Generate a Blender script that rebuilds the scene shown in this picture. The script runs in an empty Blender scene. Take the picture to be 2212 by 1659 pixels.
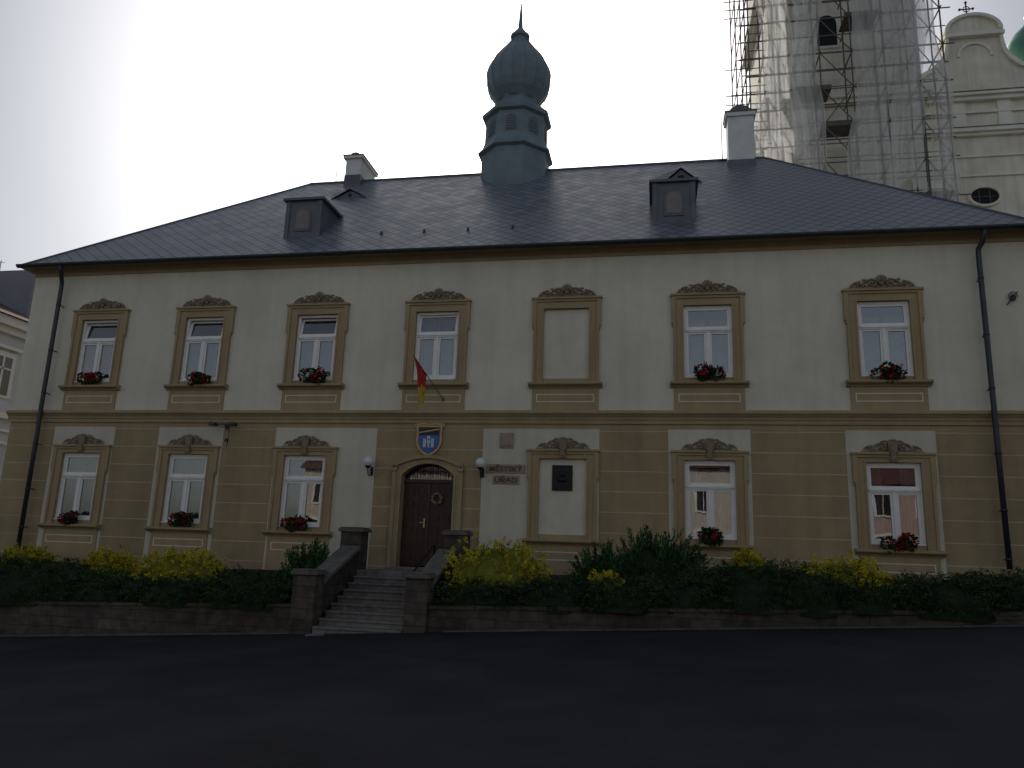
import bpy, math, random
import numpy as np
from mathutils import Vector, Matrix
random.seed(7); rng=np.random.default_rng(7)
rad=math.radians
scene=bpy.context.scene
COL=scene.collection
# ------------------------------------------------------------------ materials
def nodes(m):
    m.use_nodes=True; return m.node_tree.nodes,m.node_tree.links
def mat(name,c,rough=.8,var=.12,scale=3.,bump=.0,bscale=40.,metal=0.,spec=.3,stain=0.,streak=0.):
    m=bpy.data.materials.new(name); N,L=nodes(m); b=N["Principled BSDF"]
    b.inputs["Roughness"].default_value=rough; b.inputs["Metallic"].default_value=metal
    b.inputs["Specular IOR Level"].default_value=spec
    tc=N.new("ShaderNodeTexCoord")
    n=N.new("ShaderNodeTexNoise"); n.inputs["Scale"].default_value=scale; n.inputs["Detail"].default_value=6
    L.new(tc.outputs["Object"],n.inputs["Vector"])
    r=N.new("ShaderNodeMapRange"); r.inputs[1].default_value=.3; r.inputs[2].default_value=.7
    r.inputs[3].default_value=1-var; r.inputs[4].default_value=1+var
    L.new(n.outputs[0],r.inputs[0])
    fac=r.outputs[0]
    if stain>0:
        n2=N.new("ShaderNodeTexNoise"); n2.inputs["Scale"].default_value=.35; n2.inputs["Detail"].default_value=8; n2.inputs["Roughness"].default_value=.7
        L.new(tc.outputs["Object"],n2.inputs["Vector"])
        r2=N.new("ShaderNodeMapRange"); r2.inputs[1].default_value=.35; r2.inputs[2].default_value=.65; r2.inputs[3].default_value=1-stain; r2.inputs[4].default_value=1.0+stain*.3
        L.new(n2.outputs[0],r2.inputs[0]); mm=N.new("ShaderNodeMath"); mm.operation='MULTIPLY'
        L.new(fac,mm.inputs[0]); L.new(r2.outputs[0],mm.inputs[1]); fac=mm.outputs[0]
    if streak>0:
        mp=N.new("ShaderNodeMapping"); mp.inputs["Scale"].default_value=(3.,3.,.18)
        L.new(tc.outputs["Object"],mp.inputs[0])
        n3=N.new("ShaderNodeTexNoise"); n3.inputs["Scale"].default_value=1.3; n3.inputs["Detail"].default_value=5
        L.new(mp.outputs[0],n3.inputs["Vector"])
        r3=N.new("ShaderNodeMapRange"); r3.inputs[1].default_value=.35; r3.inputs[2].default_value=.6; r3.inputs[3].default_value=1-streak; r3.inputs[4].default_value=1.
        L.new(n3.outputs[0],r3.inputs[0]); mm=N.new("ShaderNodeMath"); mm.operation='MULTIPLY'
        L.new(fac,mm.inputs[0]); L.new(r3.outputs[0],mm.inputs[1]); fac=mm.outputs[0]
    v=N.new("ShaderNodeVectorMath"); v.operation='SCALE'; v.inputs[0].default_value=c
    L.new(fac,v.inputs["Scale"]); L.new(v.outputs[0],b.inputs["Base Color"])
    if bump>0:
        nb=N.new("ShaderNodeTexNoise"); nb.inputs["Scale"].default_value=bscale; nb.inputs["Detail"].default_value=4
        L.new(tc.outputs["Object"],nb.inputs["Vector"])
        bp=N.new("ShaderNodeBump"); bp.inputs["Strength"].default_value=bump; bp.inputs["Distance"].default_value=.02
        L.new(nb.outputs[0],bp.inputs["Height"]); L.new(bp.outputs[0],b.inputs["Normal"])
    return m
CREAM=mat("cream_plaster",(.61,.58,.47),.9,.05,1.5,.35,30,stain=.12,streak=.07)
CREAM2=mat("cream_panel_plaster",(.55,.525,.42),.9,.05,2,.3,30,stain=.14,streak=.08)
TAN=mat("tan_plaster",(.355,.272,.158),.9,.06,2,.3,30,stain=.14,streak=.08)
TANB=mat("tan_banded_plaster",(.340,.262,.150),.9,.08,2,.3,30,stain=.18,streak=.12)
def add_joints(m,pitch,z0,col):
    N=m.node_tree.nodes; L=m.node_tree.links; b=N["Principled BSDF"]; src=b.inputs["Base Color"].links[0].from_socket
    tc=N.new("ShaderNodeTexCoord"); s=N.new("ShaderNodeSeparateXYZ"); L.new(tc.outputs["Object"],s.inputs[0])
    a=N.new("ShaderNodeMath"); a.operation='SUBTRACT'; L.new(s.outputs[2],a.inputs[0]); a.inputs[1].default_value=z0
    d=N.new("ShaderNodeMath"); d.operation='DIVIDE'; L.new(a.outputs[0],d.inputs[0]); d.inputs[1].default_value=pitch
    f=N.new("ShaderNodeMath"); f.operation='FRACT'; L.new(d.outputs[0],f.inputs[0])
    l=N.new("ShaderNodeMath"); l.operation='LESS_THAN'; L.new(f.outputs[0],l.inputs[0]); l.inputs[1].default_value=.022/pitch
    nz=N.new("ShaderNodeTexNoise"); nz.inputs["Scale"].default_value=1.5; L.new(tc.outputs["Object"],nz.inputs["Vector"])
    k=N.new("ShaderNodeMath"); k.operation='MULTIPLY'; L.new(l.outputs[0],k.inputs[0]); L.new(nz.outputs[0],k.inputs[1])
    mx=N.new("ShaderNodeMix"); mx.data_type='RGBA'; L.new(k.outputs[0],mx.inputs[0]); L.new(src,mx.inputs[6]); mx.inputs[7].default_value=(*col,1)
    L.new(mx.outputs[2],b.inputs["Base Color"])
add_joints(TANB,.47,.05,(.52,.48,.39))
ORN=mat("ornament_stucco",(.22,.175,.12),.9,.2,8,.3,60)
WHITE=mat("white_window_paint",(.74,.73,.70),.5,.06,4)
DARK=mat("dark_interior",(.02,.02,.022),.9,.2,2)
METAL=mat("dark_gutter_metal",(.03,.035,.04),.45,.2,5,metal=.3,spec=.5)
HAZE_METAL=mat("hazed_sheet_metal",(.16,.21,.235),.6,.15,2,.15,8,metal=.05,spec=.4,stain=.2)  # turret haze put into the metal colour as a lighter blue-grey
DORM=mat("dark_sheet_metal",(.095,.105,.12),.55,.2,2,.1,8,metal=.1,spec=.5)
DORMW=mat("grey_shutter",(.19,.175,.17),.7,.1,6)
CHIM=mat("white_chimney_plaster",(.62,.63,.62),.9,.08,3,.2,30,stain=.1)
ASPH=mat("asphalt",(.026,.026,.030),.9,.22,.9,.5,120,stain=.3,spec=.15)
GROUND=mat("paving_ground",(.07,.068,.062),.9,.2,1,.3,20,stain=.2)
STONE=mat("grey_stone",(.125,.11,.097),.9,.3,6,.5,30,stain=.3)
STEP=mat("worn_step_stone",(.165,.157,.147),.85,.28,7,.4,30,stain=.35)
SOIL=mat("soil",(.03,.024,.018),.95,.3,8,.5,30)
IRON=mat("black_iron",(.015,.015,.017),.5,.1,5,metal=.5)
SIGN=mat("relief_sign_stone",(.31,.25,.19),.8,.12,10,.2,60)
SIGNL=mat("sign_letter_stone",(.12,.085,.06),.8,.1,10)
PLAQUE=mat("bronze_plaque",(.018,.02,.022),.4,.3,20,.4,50,metal=.6)
GOLD=mat("gold_paint",(.50,.36,.15),.5,.1,8,metal=.1)
BLUE=mat("heraldic_blue",(.05,.12,.34),.5,.1,8)
ARG=mat("heraldic_white",(.46,.51,.58),.5,.05,8)
BLACK=mat("heraldic_black",(.015,.015,.02),.4,.1,8)
RED=mat("red_cloth",(.42,.03,.03),.8,.15,4)
YEL=mat("yellow_cloth",(.50,.34,.04),.8,.15,4)
CHURCH=mat("church_plaster",(.76,.72,.60),.9,.08,1,.2,10,stain=.15,streak=.12)  # cream raised paler to stand for haze and light lost behind netting
CHURCH2=mat("church_trim",(.79,.76,.67),.9,.06,1,.1,10,stain=.12)
VERD=mat("verdigris_copper",(.10,.26,.21),.5,.2,1.5,.1,6,metal=.1)
PIPE=mat("scaffold_steel",(.13,.12,.12),.6,.2,3,metal=.3)
DECK=mat("scaffold_deck",(.11,.10,.085),.9,.3,3)
NEIGH=mat("neighbour_plaster",(.56,.56,.58),.9,.06,1,.1,10,stain=.15)
NROOF=mat("maroon_roof",(.10,.05,.045),.8,.2,3,.3,20)
GREYB=mat("grey_block",(.2,.2,.23),.8,.1,1)
NWIN=mat("grey_window_glass",(.10,.11,.12),.2,.1,2,spec=.6)
FLOWER=mat("red_petals",(.45,.012,.025),.9,.3,20,spec=.03)
FLOWER2=mat("pink_petals",(.50,.03,.08),.9,.2,20,spec=.03)
POT=mat("planter",(.06,.04,.03),.8,.1,8)
def leafmat(name,c):
    return mat(name,c,.8,.3,9,spec=.08)
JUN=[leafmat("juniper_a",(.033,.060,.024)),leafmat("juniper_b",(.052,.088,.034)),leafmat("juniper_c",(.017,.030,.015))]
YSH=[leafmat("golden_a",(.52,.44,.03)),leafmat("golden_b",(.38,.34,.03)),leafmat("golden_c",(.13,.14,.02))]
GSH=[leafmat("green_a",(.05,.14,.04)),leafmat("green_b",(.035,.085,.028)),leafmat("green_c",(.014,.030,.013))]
GER=[leafmat("geranium_leaf_a",(.03,.07,.02)),leafmat("geranium_leaf_b",(.02,.045,.015))]
WOOD=mat("dark_brown_wood",(.038,.019,.012),.5,.3,5,.2,20,spec=.35)
GLOBE=mat("opal_glass",(.62,.63,.64),.25,.03,3,spec=.5)
def glassmat():
    m=bpy.data.materials.new("window_glass"); N,L=nodes(m); N.remove(N["Principled BSDF"])
    o=N["Material Output"]; t=N.new("ShaderNodeBsdfTransparent"); t.inputs[0].default_value=(.68,.72,.72,1)
    g=N.new("ShaderNodeBsdfGlossy"); g.inputs["Roughness"].default_value=.01; g.inputs[0].default_value=(.95,.96,.97,1)
    tc=N.new("ShaderNodeTexCoord"); n=N.new("ShaderNodeTexNoise"); n.inputs["Scale"].default_value=1.2; L.new(tc.outputs["Object"],n.inputs["Vector"])
    bp=N.new("ShaderNodeBump"); bp.inputs["Strength"].default_value=.04; bp.inputs["Distance"].default_value=.03; L.new(n.outputs[0],bp.inputs["Height"]); L.new(bp.outputs[0],g.inputs["Normal"])
    lw=N.new("ShaderNodeFresnel"); lw.inputs[0].default_value=1.5
    a=N.new("ShaderNodeMath"); a.operation='MULTIPLY_ADD'; a.inputs[1].default_value=1.6; a.inputs[2].default_value=.10; L.new(lw.outputs[0],a.inputs[0]); a.use_clamp=True
    x=N.new("ShaderNodeMixShader"); L.new(a.outputs[0],x.inputs[0]); L.new(t.outputs[0],x.inputs[1]); L.new(g.outputs[0],x.inputs[2]); L.new(x.outputs[0],o.inputs[0]); return m
GLASS=glassmat()
def clothmat(name,c,alpha,tr=.5,scale=(3,3,3),rng_=.2):
    m=bpy.data.materials.new(name); N,L=nodes(m); N.remove(N["Principled BSDF"]); o=N["Material Output"]
    d=N.new("ShaderNodeBsdfDiffuse"); d.inputs[0].default_value=(*c,1); t=N.new("ShaderNodeBsdfTranslucent"); t.inputs[0].default_value=(*c,1)
    x=N.new("ShaderNodeMixShader"); x.inputs[0].default_value=tr; L.new(d.outputs[0],x.inputs[1]); L.new(t.outputs[0],x.inputs[2])
    p=N.new("ShaderNodeBsdfTransparent"); y=N.new("ShaderNodeMixShader")
    tc=N.new("ShaderNodeTexCoord"); mp=N.new("ShaderNodeMapping"); mp.inputs["Scale"].default_value=scale; L.new(tc.outputs["Object"],mp.inputs[0])
    n=N.new("ShaderNodeTexNoise"); n.inputs["Scale"].default_value=1; n.inputs["Detail"].default_value=5; L.new(mp.outputs[0],n.inputs["Vector"])
    r=N.new("ShaderNodeMapRange"); r.inputs[1].default_value=.3; r.inputs[2].default_value=.7; r.inputs[3].default_value=max(0,alpha-rng_); r.inputs[4].default_value=min(1,alpha+rng_); L.new(n.outputs[0],r.inputs[0])
    L.new(r.outputs[0],y.inputs[0]); L.new(p.outputs[0],y.inputs[1]); L.new(x.outputs[0],y.inputs[2]); L.new(y.outputs[0],o.inputs[0]); return m
CURT=clothmat("lace_curtain",(.38,.39,.40),.76,.3)
FANL=clothmat("fanlight_lace",(.55,.52,.45),.8,.2,(14,14,14))
NET=clothmat("scaffold_netting",(.90,.90,.88),.46,.6,(1.8,1.8,.25),.18)
def slate():
    m=bpy.data.materials.new("slate_tiles"); N,L=nodes(m); b=N["Principled BSDF"]
    uv=N.new("ShaderNodeUVMap"); uv.uv_map="UVMap"; s=N.new("ShaderNodeSeparateXYZ"); L.new(uv.outputs[0],s.inputs[0])
    def M(op,a,c,cl=False):
        n=N.new("ShaderNodeMath"); n.operation=op; n.use_clamp=cl
        for i,x in enumerate((a,c)):
            if x is None: continue
            if isinstance(x,(int,float)): n.inputs[i].default_value=x
            else: L.new(x,n.inputs[i])
        return n.outputs[0]
    u=M('DIVIDE',s.outputs[0],.40); v=M('DIVIDE',s.outputs[1],.36)
    p=M('ADD',u,v); q=M('SUBTRACT',u,v)
    fp=M('FRACT',p,None); fq=M('FRACT',q,None)
    e=M('MINIMUM',fp,M('SUBTRACT',1,fq))
    line=M('LESS_THAN',e,.10)
    cx=N.new("ShaderNodeCombineXYZ"); L.new(M('FLOOR',p,None),cx.inputs[0]); L.new(M('FLOOR',q,None),cx.inputs[1])
    wn=N.new("ShaderNodeTexWhiteNoise"); L.new(cx.outputs[0],wn.inputs[0])
    tc=N.new("ShaderNodeTexCoord"); n=N.new("ShaderNodeTexNoise"); n.inputs["Scale"].default_value=.3; n.inputs["Detail"].default_value=5; L.new(tc.outputs["Object"],n.inputs["Vector"])
    k=M('MULTIPLY',M('ADD',M('MULTIPLY',wn.outputs[0],.35),.82),M('ADD',M('MULTIPLY',n.outputs[0],.4),.8))
    k=M('MULTIPLY',k,M('SUBTRACT',1,M('MULTIPLY',line,.55)))
    vm=N.new("ShaderNodeVectorMath"); vm.operation='SCALE'; vm.inputs[0].default_value=(.135,.152,.180); L.new(k,vm.inputs["Scale"]); L.new(vm.outputs[0],b.inputs["Base Color"])  # slate base lifted to carry a veil of haze in its colour
    L.new(M('ADD',M('MULTIPLY',wn.outputs[0],.14),.34),b.inputs["Roughness"])
    L.new(M('SUBTRACT',.6,M('MULTIPLY',line,.5)),b.inputs["Specular IOR Level"])
    bp=N.new("ShaderNodeBump"); bp.inputs["Strength"].default_value=.2; bp.inputs["Distance"].default_value=.02; L.new(M('MULTIPLY',e,.8),bp.inputs["Height"]); L.new(bp.outputs[0],b.inputs["Normal"])
    return m
SLATE=slate()
def blocks(name,c,w,h):
    m=mat(name,c,.95,.35,5,0,stain=.35,spec=.1); N=m.node_tree.nodes; L=m.node_tree.links; b=N["Principled BSDF"]; src=b.inputs["Base Color"].links[0].from_socket
    tc=N.new("ShaderNodeTexCoord"); s=N.new("ShaderNodeSeparateXYZ"); L.new(tc.outputs["Object"],s.inputs[0])
    ad=N.new("ShaderNodeMath"); L.new(s.outputs[0],ad.inputs[0]); L.new(s.outputs[1],ad.inputs[1])
    nz=N.new("ShaderNodeTexNoise"); nz.inputs["Scale"].default_value=3; L.new(tc.outputs["Object"],nz.inputs["Vector"])
    nm=N.new("ShaderNodeMath"); nm.operation='MULTIPLY_ADD'; nm.inputs[1].default_value=.08; L.new(nz.outputs[0],nm.inputs[0]); L.new(s.outputs[2],nm.inputs[2])
    cx=N.new("ShaderNodeCombineXYZ"); L.new(ad.outputs[0],cx.inputs[0]); L.new(nm.outputs[0],cx.inputs[1])
    br=N.new("ShaderNodeTexBrick"); L.new(cx.outputs[0],br.inputs[0]); br.inputs["Scale"].default_value=1; br.inputs["Brick Width"].default_value=w; br.inputs["Row Height"].default_value=h; br.inputs["Mortar Size"].default_value=.012; br.inputs["Mortar Smooth"].default_value=.6
    br.inputs["Color1"].default_value=(1.1,1.05,1.0,1); br.inputs["Color2"].default_value=(.75,.76,.76,1); br.inputs["Mortar"].default_value=(.7,.68,.66,1)
    mx=N.new("ShaderNodeMix"); mx.data_type='RGBA'; mx.blend_type='MULTIPLY'; mx.inputs[0].default_value=1; L.new(src,mx.inputs[6]); L.new(br.outputs[0],mx.inputs[7]); L.new(mx.outputs[2],b.inputs["Base Color"])
    bp=N.new("ShaderNodeBump"); bp.inputs["Strength"].default_value=.5; bp.inputs["Distance"].default_value=.03; bp.invert=True; L.new(br.outputs["Fac"],bp.inputs["Height"]); L.new(bp.outputs[0],b.inputs["Normal"]); return m
BLOCK=blocks("stone_blocks",(.09,.078,.067),.55,.21)
# ------------------------------------------------------------------ mesh builder
class MB:
    def __init__(s): s.v=[]; s.f=[]; s.m=[]; s.uv={}
    def quad(s,pts,m=0,uv=None):
        i=len(s.v); s.v+=[tuple(p) for p in pts]; s.f.append(tuple(range(i,i+len(pts)))); s.m.append(m)
        if uv: s.uv[len(s.f)-1]=uv
    def box(s,x0,x1,y0,y1,z0,z1,m=0):
        i=len(s.v); s.v+=[(x0,y0,z0),(x1,y0,z0),(x1,y1,z0),(x0,y1,z0),(x0,y0,z1),(x1,y0,z1),(x1,y1,z1),(x0,y1,z1)]
        for f in ((0,3,2,1),(4,5,6,7),(0,1,5,4),(1,2,6,5),(2,3,7,6),(3,0,4,7)): s.f.append(tuple(i+k for k in f)); s.m.append(m)
    def prism(s,poly,y0,y1,m=0):
        n=len(poly); i=len(s.v); s.v+=[(x,y0,z) for x,z in poly]+[(x,y1,z) for x,z in poly]
        s.f.append(tuple(i+k for k in range(n))); s.m.append(m)
        s.f.append(tuple(i+n+k for k in reversed(range(n)))); s.m.append(m)
        for k in range(n):
            j=(k+1)%n; s.f.append((i+k,i+n+k,i+n+j,i+j)); s.m.append(m)
    def tube(s,pts,r,seg=7,m=0,cap=True):
        pts=[Vector(p) for p in pts]; n=len(pts); base=len(s.v)
        up=Vector((0,1,0)) if abs((pts[-1]-pts[0]).normalized().y)<.8 else Vector((1,0,0))
        if (pts[-1]-pts[0]).length<1e-6: up=Vector((0,1,0))
        for k,p in enumerate(pts):
            t=(pts[min(n-1,k+1)]-pts[max(0,k-1)]).normalized()
            a=t.cross(up)
            if a.length<1e-3: a=t.cross(Vector((0,0,1)))
            a.normalize(); b=a.cross(t).normalized()
            rr=r[k] if isinstance(r,(list,tuple)) else r
            for j in range(seg):
                an=2*math.pi*j/seg; q=p+a*math.cos(an)*rr+b*math.sin(an)*rr; s.v.append(tuple(q))
        for k in range(n-1):
            for j in range(seg):
                j2=(j+1)%seg; s.f.append((base+k*seg+j,base+k*seg+j2,base+(k+1)*seg+j2,base+(k+1)*seg+j)); s.m.append(m)
        if cap:
            s.f.append(tuple(base+j for j in reversed(range(seg)))); s.m.append(m)
            s.f.append(tuple(base+(n-1)*seg+j for j in range(seg))); s.m.append(m)
    def lathe(s,cx,cy,prof,seg,m=0,rot=0.):
        base=len(s.v)
        for r,z in prof:
            for j in range(seg):
                a=rot+2*math.pi*j/seg; s.v.append((cx+r*math.cos(a),cy+r*math.sin(a),z))
        for k in range(len(prof)-1):
            for j in range(seg):
                j2=(j+1)%seg; s.f.append((base+k*seg+j,base+k*seg+j2,base+(k+1)*seg+j2,base+(k+1)*seg+j)); s.m.append(m)
        s.f.append(tuple(base+(len(prof)-1)*seg+j for j in range(seg))); s.m.append(m)
    def ball(s,c,r,m=0,seg=16,rings=10,sc=(1,1,1)):
        base=len(s.v)
        for i in range(rings+1):
            t=math.pi*i/rings
            for j in range(seg):
                a=2*math.pi*j/seg; s.v.append((c[0]+r*sc[0]*math.sin(t)*math.cos(a),c[1]+r*sc[1]*math.sin(t)*math.sin(a),c[2]+r*sc[2]*math.cos(t)))
        for i in range(rings):
            for j in range(seg):
                j2=(j+1)%seg; s.f.append((base+i*seg+j,base+(i+1)*seg+j,base+(i+1)*seg+j2,base+i*seg+j2)); s.m.append(m)
    def mesh(s,name,mats,smooth=False):
        me=bpy.data.meshes.new(name); me.from_pydata(s.v,[],s.f)
        for x in mats: me.materials.append(x)
        me.polygons.foreach_set("material_index",s.m)
        if smooth: me.polygons.foreach_set("use_smooth",[True]*len(s.f))
        if s.uv:
            ul=me.uv_layers.new(name="UVMap")
            for fi,uv in s.uv.items():
                for li,c in zip(me.polygons[fi].loop_indices,uv): ul.data[li].uv=c
        me.update(); return me
def obj(name,me,parent=None,loc=(0,0,0),bev=0):
    o=bpy.data.objects.new(name,me); COL.objects.link(o); o.location=loc
    if parent: o.parent=parent
    if bev:
        b=o.modifiers.new("bevel",'BEVEL'); b.width=bev; b.segments=2; b.limit_method='ANGLE'
    return o
def empty(name,loc=(0,0,0)):
    e=bpy.data.objects.new(name,None); COL.objects.link(e); e.location=loc; e.empty_display_size=.3; return e
def tag(o,label,cat,group=None,kind=None):
    if kind: o["kind"]=kind
    o["label"]=label; o["category"]=cat
    if group: o["group"]=group
def world_child(name,mb,mats,parent,smooth=False,bev=0):
    me=mb.mesh(name,mats,smooth); o=obj(name,me,parent,bev=bev)
    off=Vector(parent.location)
    if parent.parent: off+=Vector(parent.parent.location)
    me.transform(Matrix.Translation(-off)); return o
# ------------------------------------------------------------------ terrain
def gz(x,y):
    xc=max(-45,min(14,x)); yc=max(-30,min(-3.3,y)); return -1.28+.061*xc+.02*(yc+3.5)
def sheet(name,xs,ys,dz,m):
    mb=MB()
    for x in xs:
        for y in ys: mb.v.append((x,y,gz(x,y)+dz))
    ny=len(ys)
    for i in range(len(xs)-1):
        for j in range(ny-1):
            mb.f.append((i*ny+j,(i+1)*ny+j,(i+1)*ny+j+1,i*ny+j+1)); mb.m.append(0)
    return obj(name,mb.mesh(name,[m],True))
g=sheet("ground",[-900,-300,-100,-45,-30,-15,0,14,40,100,300,900],[-900,-300,-100,-60,-30,-20,-10,-3.3,0,20,60,200,900],0,GROUND); g["kind"]="structure"
r=sheet("road",[-200,-100,-45,-30,-15,0,14,40,100,200],[-34,-30,-20,-10,-3.3,-3.16],.004,ASPH); r["kind"]="structure"
# ------------------------------------------------------------------ town hall
TH=empty("town_hall",(-4.6,5,-.5)); tag(TH,"cream and tan town hall with slate roof and onion turret","town hall")
XL,XR,YB,ZT,ZB=-17.5,8.3,10.,7.25,-2.6
UC=[-15.14,-11.95,-8.71,-5.46,-2.18,1.18,5.06]; LC=[-15.10,-11.95,-8.71,None,-2.2,1.16,5.04]
H=1.76; UZ=4.13; LZ=.43
holes=[]
for c in UC: holes.append((c-.58,c+.58,UZ,UZ+H))
for c in LC:
    if c is not None: holes.append((c-.58,c+.58,LZ,LZ+H))
DC=-5.48; DW=.655; DB=-.45; DS=1.74; DA=2.03
holes.append((DC-DW,DC+DW,DB,DA))
panels=[(-16.07,-14.22),(-12.91,-11.05),(-9.58,-6.86),(-4.15,-1.35),(.24,2.07),(4.1,5.95)]
xs=sorted(set([XL,XR]+[h[0] for h in holes]+[h[1] for h in holes]+[p for q in panels for p in q]))
zs=sorted(set([ZB,2.9,3.3,ZT,7.5]+[h[2] for h in holes]+[h[3] for h in holes]))
w=MB()
for i in range(len(xs)-1):
    for j in range(len(zs)-1):
        x0,x1,z0,z1=xs[i],xs[i+1],zs[j],zs[j+1]; cx=(x0+x1)/2; cz=(z0+z1)/2
        if any(h[0]<cx<h[1] and h[2]<cz<h[3] for h in holes): continue
        if cz>ZT: m=2
        elif cz>3.1: m=0
        elif cz>2.9: m=2
        else: m=1 if any(p[0]<cx<p[1] for p in panels) else 3
        w.quad([(x0,0,z0),(x1,0,z0),(x1,0,z1),(x0,0,z1)],m)
for (a,b) in ((ZB,2.9),(2.9,3.3),(3.3,ZT),(ZT,7.5)):
    m={ZB:3,2.9:2,3.3:0,ZT:2}[a]
    w.quad([(XL,YB,a),(XL,0,a),(XL,0,b),(XL,YB,b)],m); w.quad([(XR,0,a),(XR,YB,a),(XR,YB,b),(XR,0,b)],m); w.quad([(XR,YB,a),(XL,YB,a),(XL,YB,b),(XR,YB,b)],m)
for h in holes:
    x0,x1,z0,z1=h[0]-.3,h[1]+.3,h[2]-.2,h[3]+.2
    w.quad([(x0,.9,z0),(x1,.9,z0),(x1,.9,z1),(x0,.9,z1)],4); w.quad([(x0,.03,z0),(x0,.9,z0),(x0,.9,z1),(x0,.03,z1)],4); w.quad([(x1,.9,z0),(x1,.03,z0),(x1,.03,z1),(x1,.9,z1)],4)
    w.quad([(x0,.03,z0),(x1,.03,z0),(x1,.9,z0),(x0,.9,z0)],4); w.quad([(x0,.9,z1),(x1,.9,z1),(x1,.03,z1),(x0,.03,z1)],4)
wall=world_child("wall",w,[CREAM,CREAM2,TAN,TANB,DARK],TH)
b=MB()
def mould(mb,prof,x0,x1,m=0):
    n=len(prof); i=len(mb.v)
    mb.v+=[(x0,y,z) for y,z in prof]+[(x1,y,z) for y,z in prof]
    for k in range(n-1): mb.f.append((i+k,i+n+k,i+n+k+1,i+k+1)); mb.m.append(m)
    mb.f.append(tuple(i+k for k in range(n))); mb.m.append(m); mb.f.append(tuple(i+n+k for k in reversed(range(n)))); mb.m.append(m)
mould(b,[(.02,3.02),(-.04,3.02),(-.04,3.1),(-.06,3.12),(-.07,3.17),(-.1,3.2),(-.13,3.24),(-.16,3.25),(-.16,3.30),(-.14,3.33),(.02,3.36)],XL-.06,XR+.06)
world_child("belt_course",b,[TAN],TH)
b=MB(); mould(b,[(.02,7.22),(-.03,7.22),(-.03,7.30),(-.05,7.33),(-.09,7.38),(-.12,7.41),(-.33,7.42),(-.33,7.44),(.02,7.46)],XL-.02,XR+.02)
b.box(XL-.3,XL-.024,-.33,YB,7.41,7.44); b.box(XR+.03,XR+.3,-.33,YB,7.41,7.44)
world_child("eaves_cornice",b,[TAN],TH)
# roof
EY=-.36; EX0=XL-.2; EX1=XR+.15; EZ=7.47; RY=5.; RZ=12.33; RX0,RX1=-11.9,3.32; EY2=10.36
r=MB()
A=(EX0,EY,EZ);B=(EX1,EY,EZ);C=(EX1,EY2,EZ);D_=(EX0,EY2,EZ);R0=(RX0,RY,RZ);R1=(RX1,RY,RZ)
SL=math.hypot(RY-EY,RZ-EZ)
r.quad([A,B,R1,R0],0,[(A[0],0),(B[0],0),(R1[0],SL),(R0[0],SL)])
r.quad([C,D_,R0,R1],0,[(C[0],0),(D_[0],0),(R0[0],SL),(R1[0],SL)])
SLL=math.hypot(RX0-EX0,RZ-EZ)
r.quad([D_,A,R0],0,[(D_[1],0),(A[1],0),(RY,SLL)]); r.quad([B,C,R1],0,[(B[1],0),(C[1],0),(RY,SLL)])
for q in ((A,B),(B,C),(C,D_),(D_,A)):
    r.quad([(q[0][0],q[0][1],EZ-.05),(q[1][0],q[1][1],EZ-.05),q[1],q[0]],1,[(0,0)]*4)
nx=len(r.f)
r.tube([R0,R1],.055,6,1); r.tube([A,R0],.035,6,1); r.tube([B,R1],.035,6,1)
for k in range(nx,len(r.f)): r.uv[k]=[(0,0)]*len(r.f[k])
roof=world_child("roof",r,[SLATE,DORM],TH)
gt=MB()
def gutter(mb,x0,x1,y,z,rr):
    n=8; prof=[(y+rr*math.cos(math.pi+math.pi*k/n),z+rr*math.sin(math.pi+math.pi*k/n)) for k in range(n+1)]
    prof+= [(yy+(y-yy)*.1,zz+.006) for yy,zz in reversed(prof)]
    mould(mb,prof,x0,x1)
gutter(gt,EX0-.05,EX1+.05,EY-.07,EZ-.03,.085)
world_child("gutter",gt,[METAL],TH)
def zroof(y): return EZ+(RZ-EZ)*(y-EY)/(RY-EY)
for nm,x,zb in (("l",-16.42,-.5),("r",7.08,.0)):
    d=MB()
    d.tube([(x+.08,EY-.07,7.38),(x+.08,EY-.07,7.27),(x+.05,-.33,7.1),(x,-.23,6.98),(x,-.215,6.8),(x,-.215,3.0),(x,-.20,2.7),(x,-.20,zb)],.058,10)
    for z in (6.3,5.0,3.8,2.4,1.2,.2):
        d.tube([(x,-.21,z-.02),(x,-.21,z+.02)],.068,10)
        d.box(x-.012,x+.012,-.18,.0,z-.012,z+.012)
    o=world_child("downpipe",d,[METAL],TH,True)
# ------------------------------------------------------------------ ornaments
def spiral(mb,cx,cz,r0,turns,sgn,a0,tr,y=-.05,n=18,lift=0.02):
    pts=[];rs=[]
    for k in range(n+1):
        t=k/n; a=a0+sgn*turns*2*math.pi*t; r_=r0*(1-.82*t)
        pts.append((cx+r_*math.cos(a),y-lift*t,cz+r_*math.sin(a))); rs.append(tr*(1-.35*t))
    mb.tube(pts,rs,6)
    mb.ball((cx,y-lift,cz),tr*1.1,seg=8,rings=6)
def arc(mb,pts,rs,y=-.05):
    P=[]
    n=12
    (x0,z0),(x1,z1),(x2,z2)=pts
    for k in range(n+1):
        t=k/n; P.append(((1-t)**2*x0+2*t*(1-t)*x1+t*t*x2,y,(1-t)**2*z0+2*t*(1-t)*z1+t*t*z2))
    mb.tube(P,[rs*(1-.5*abs(2*k/n-1)) for k in range(n+1)],6)
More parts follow.
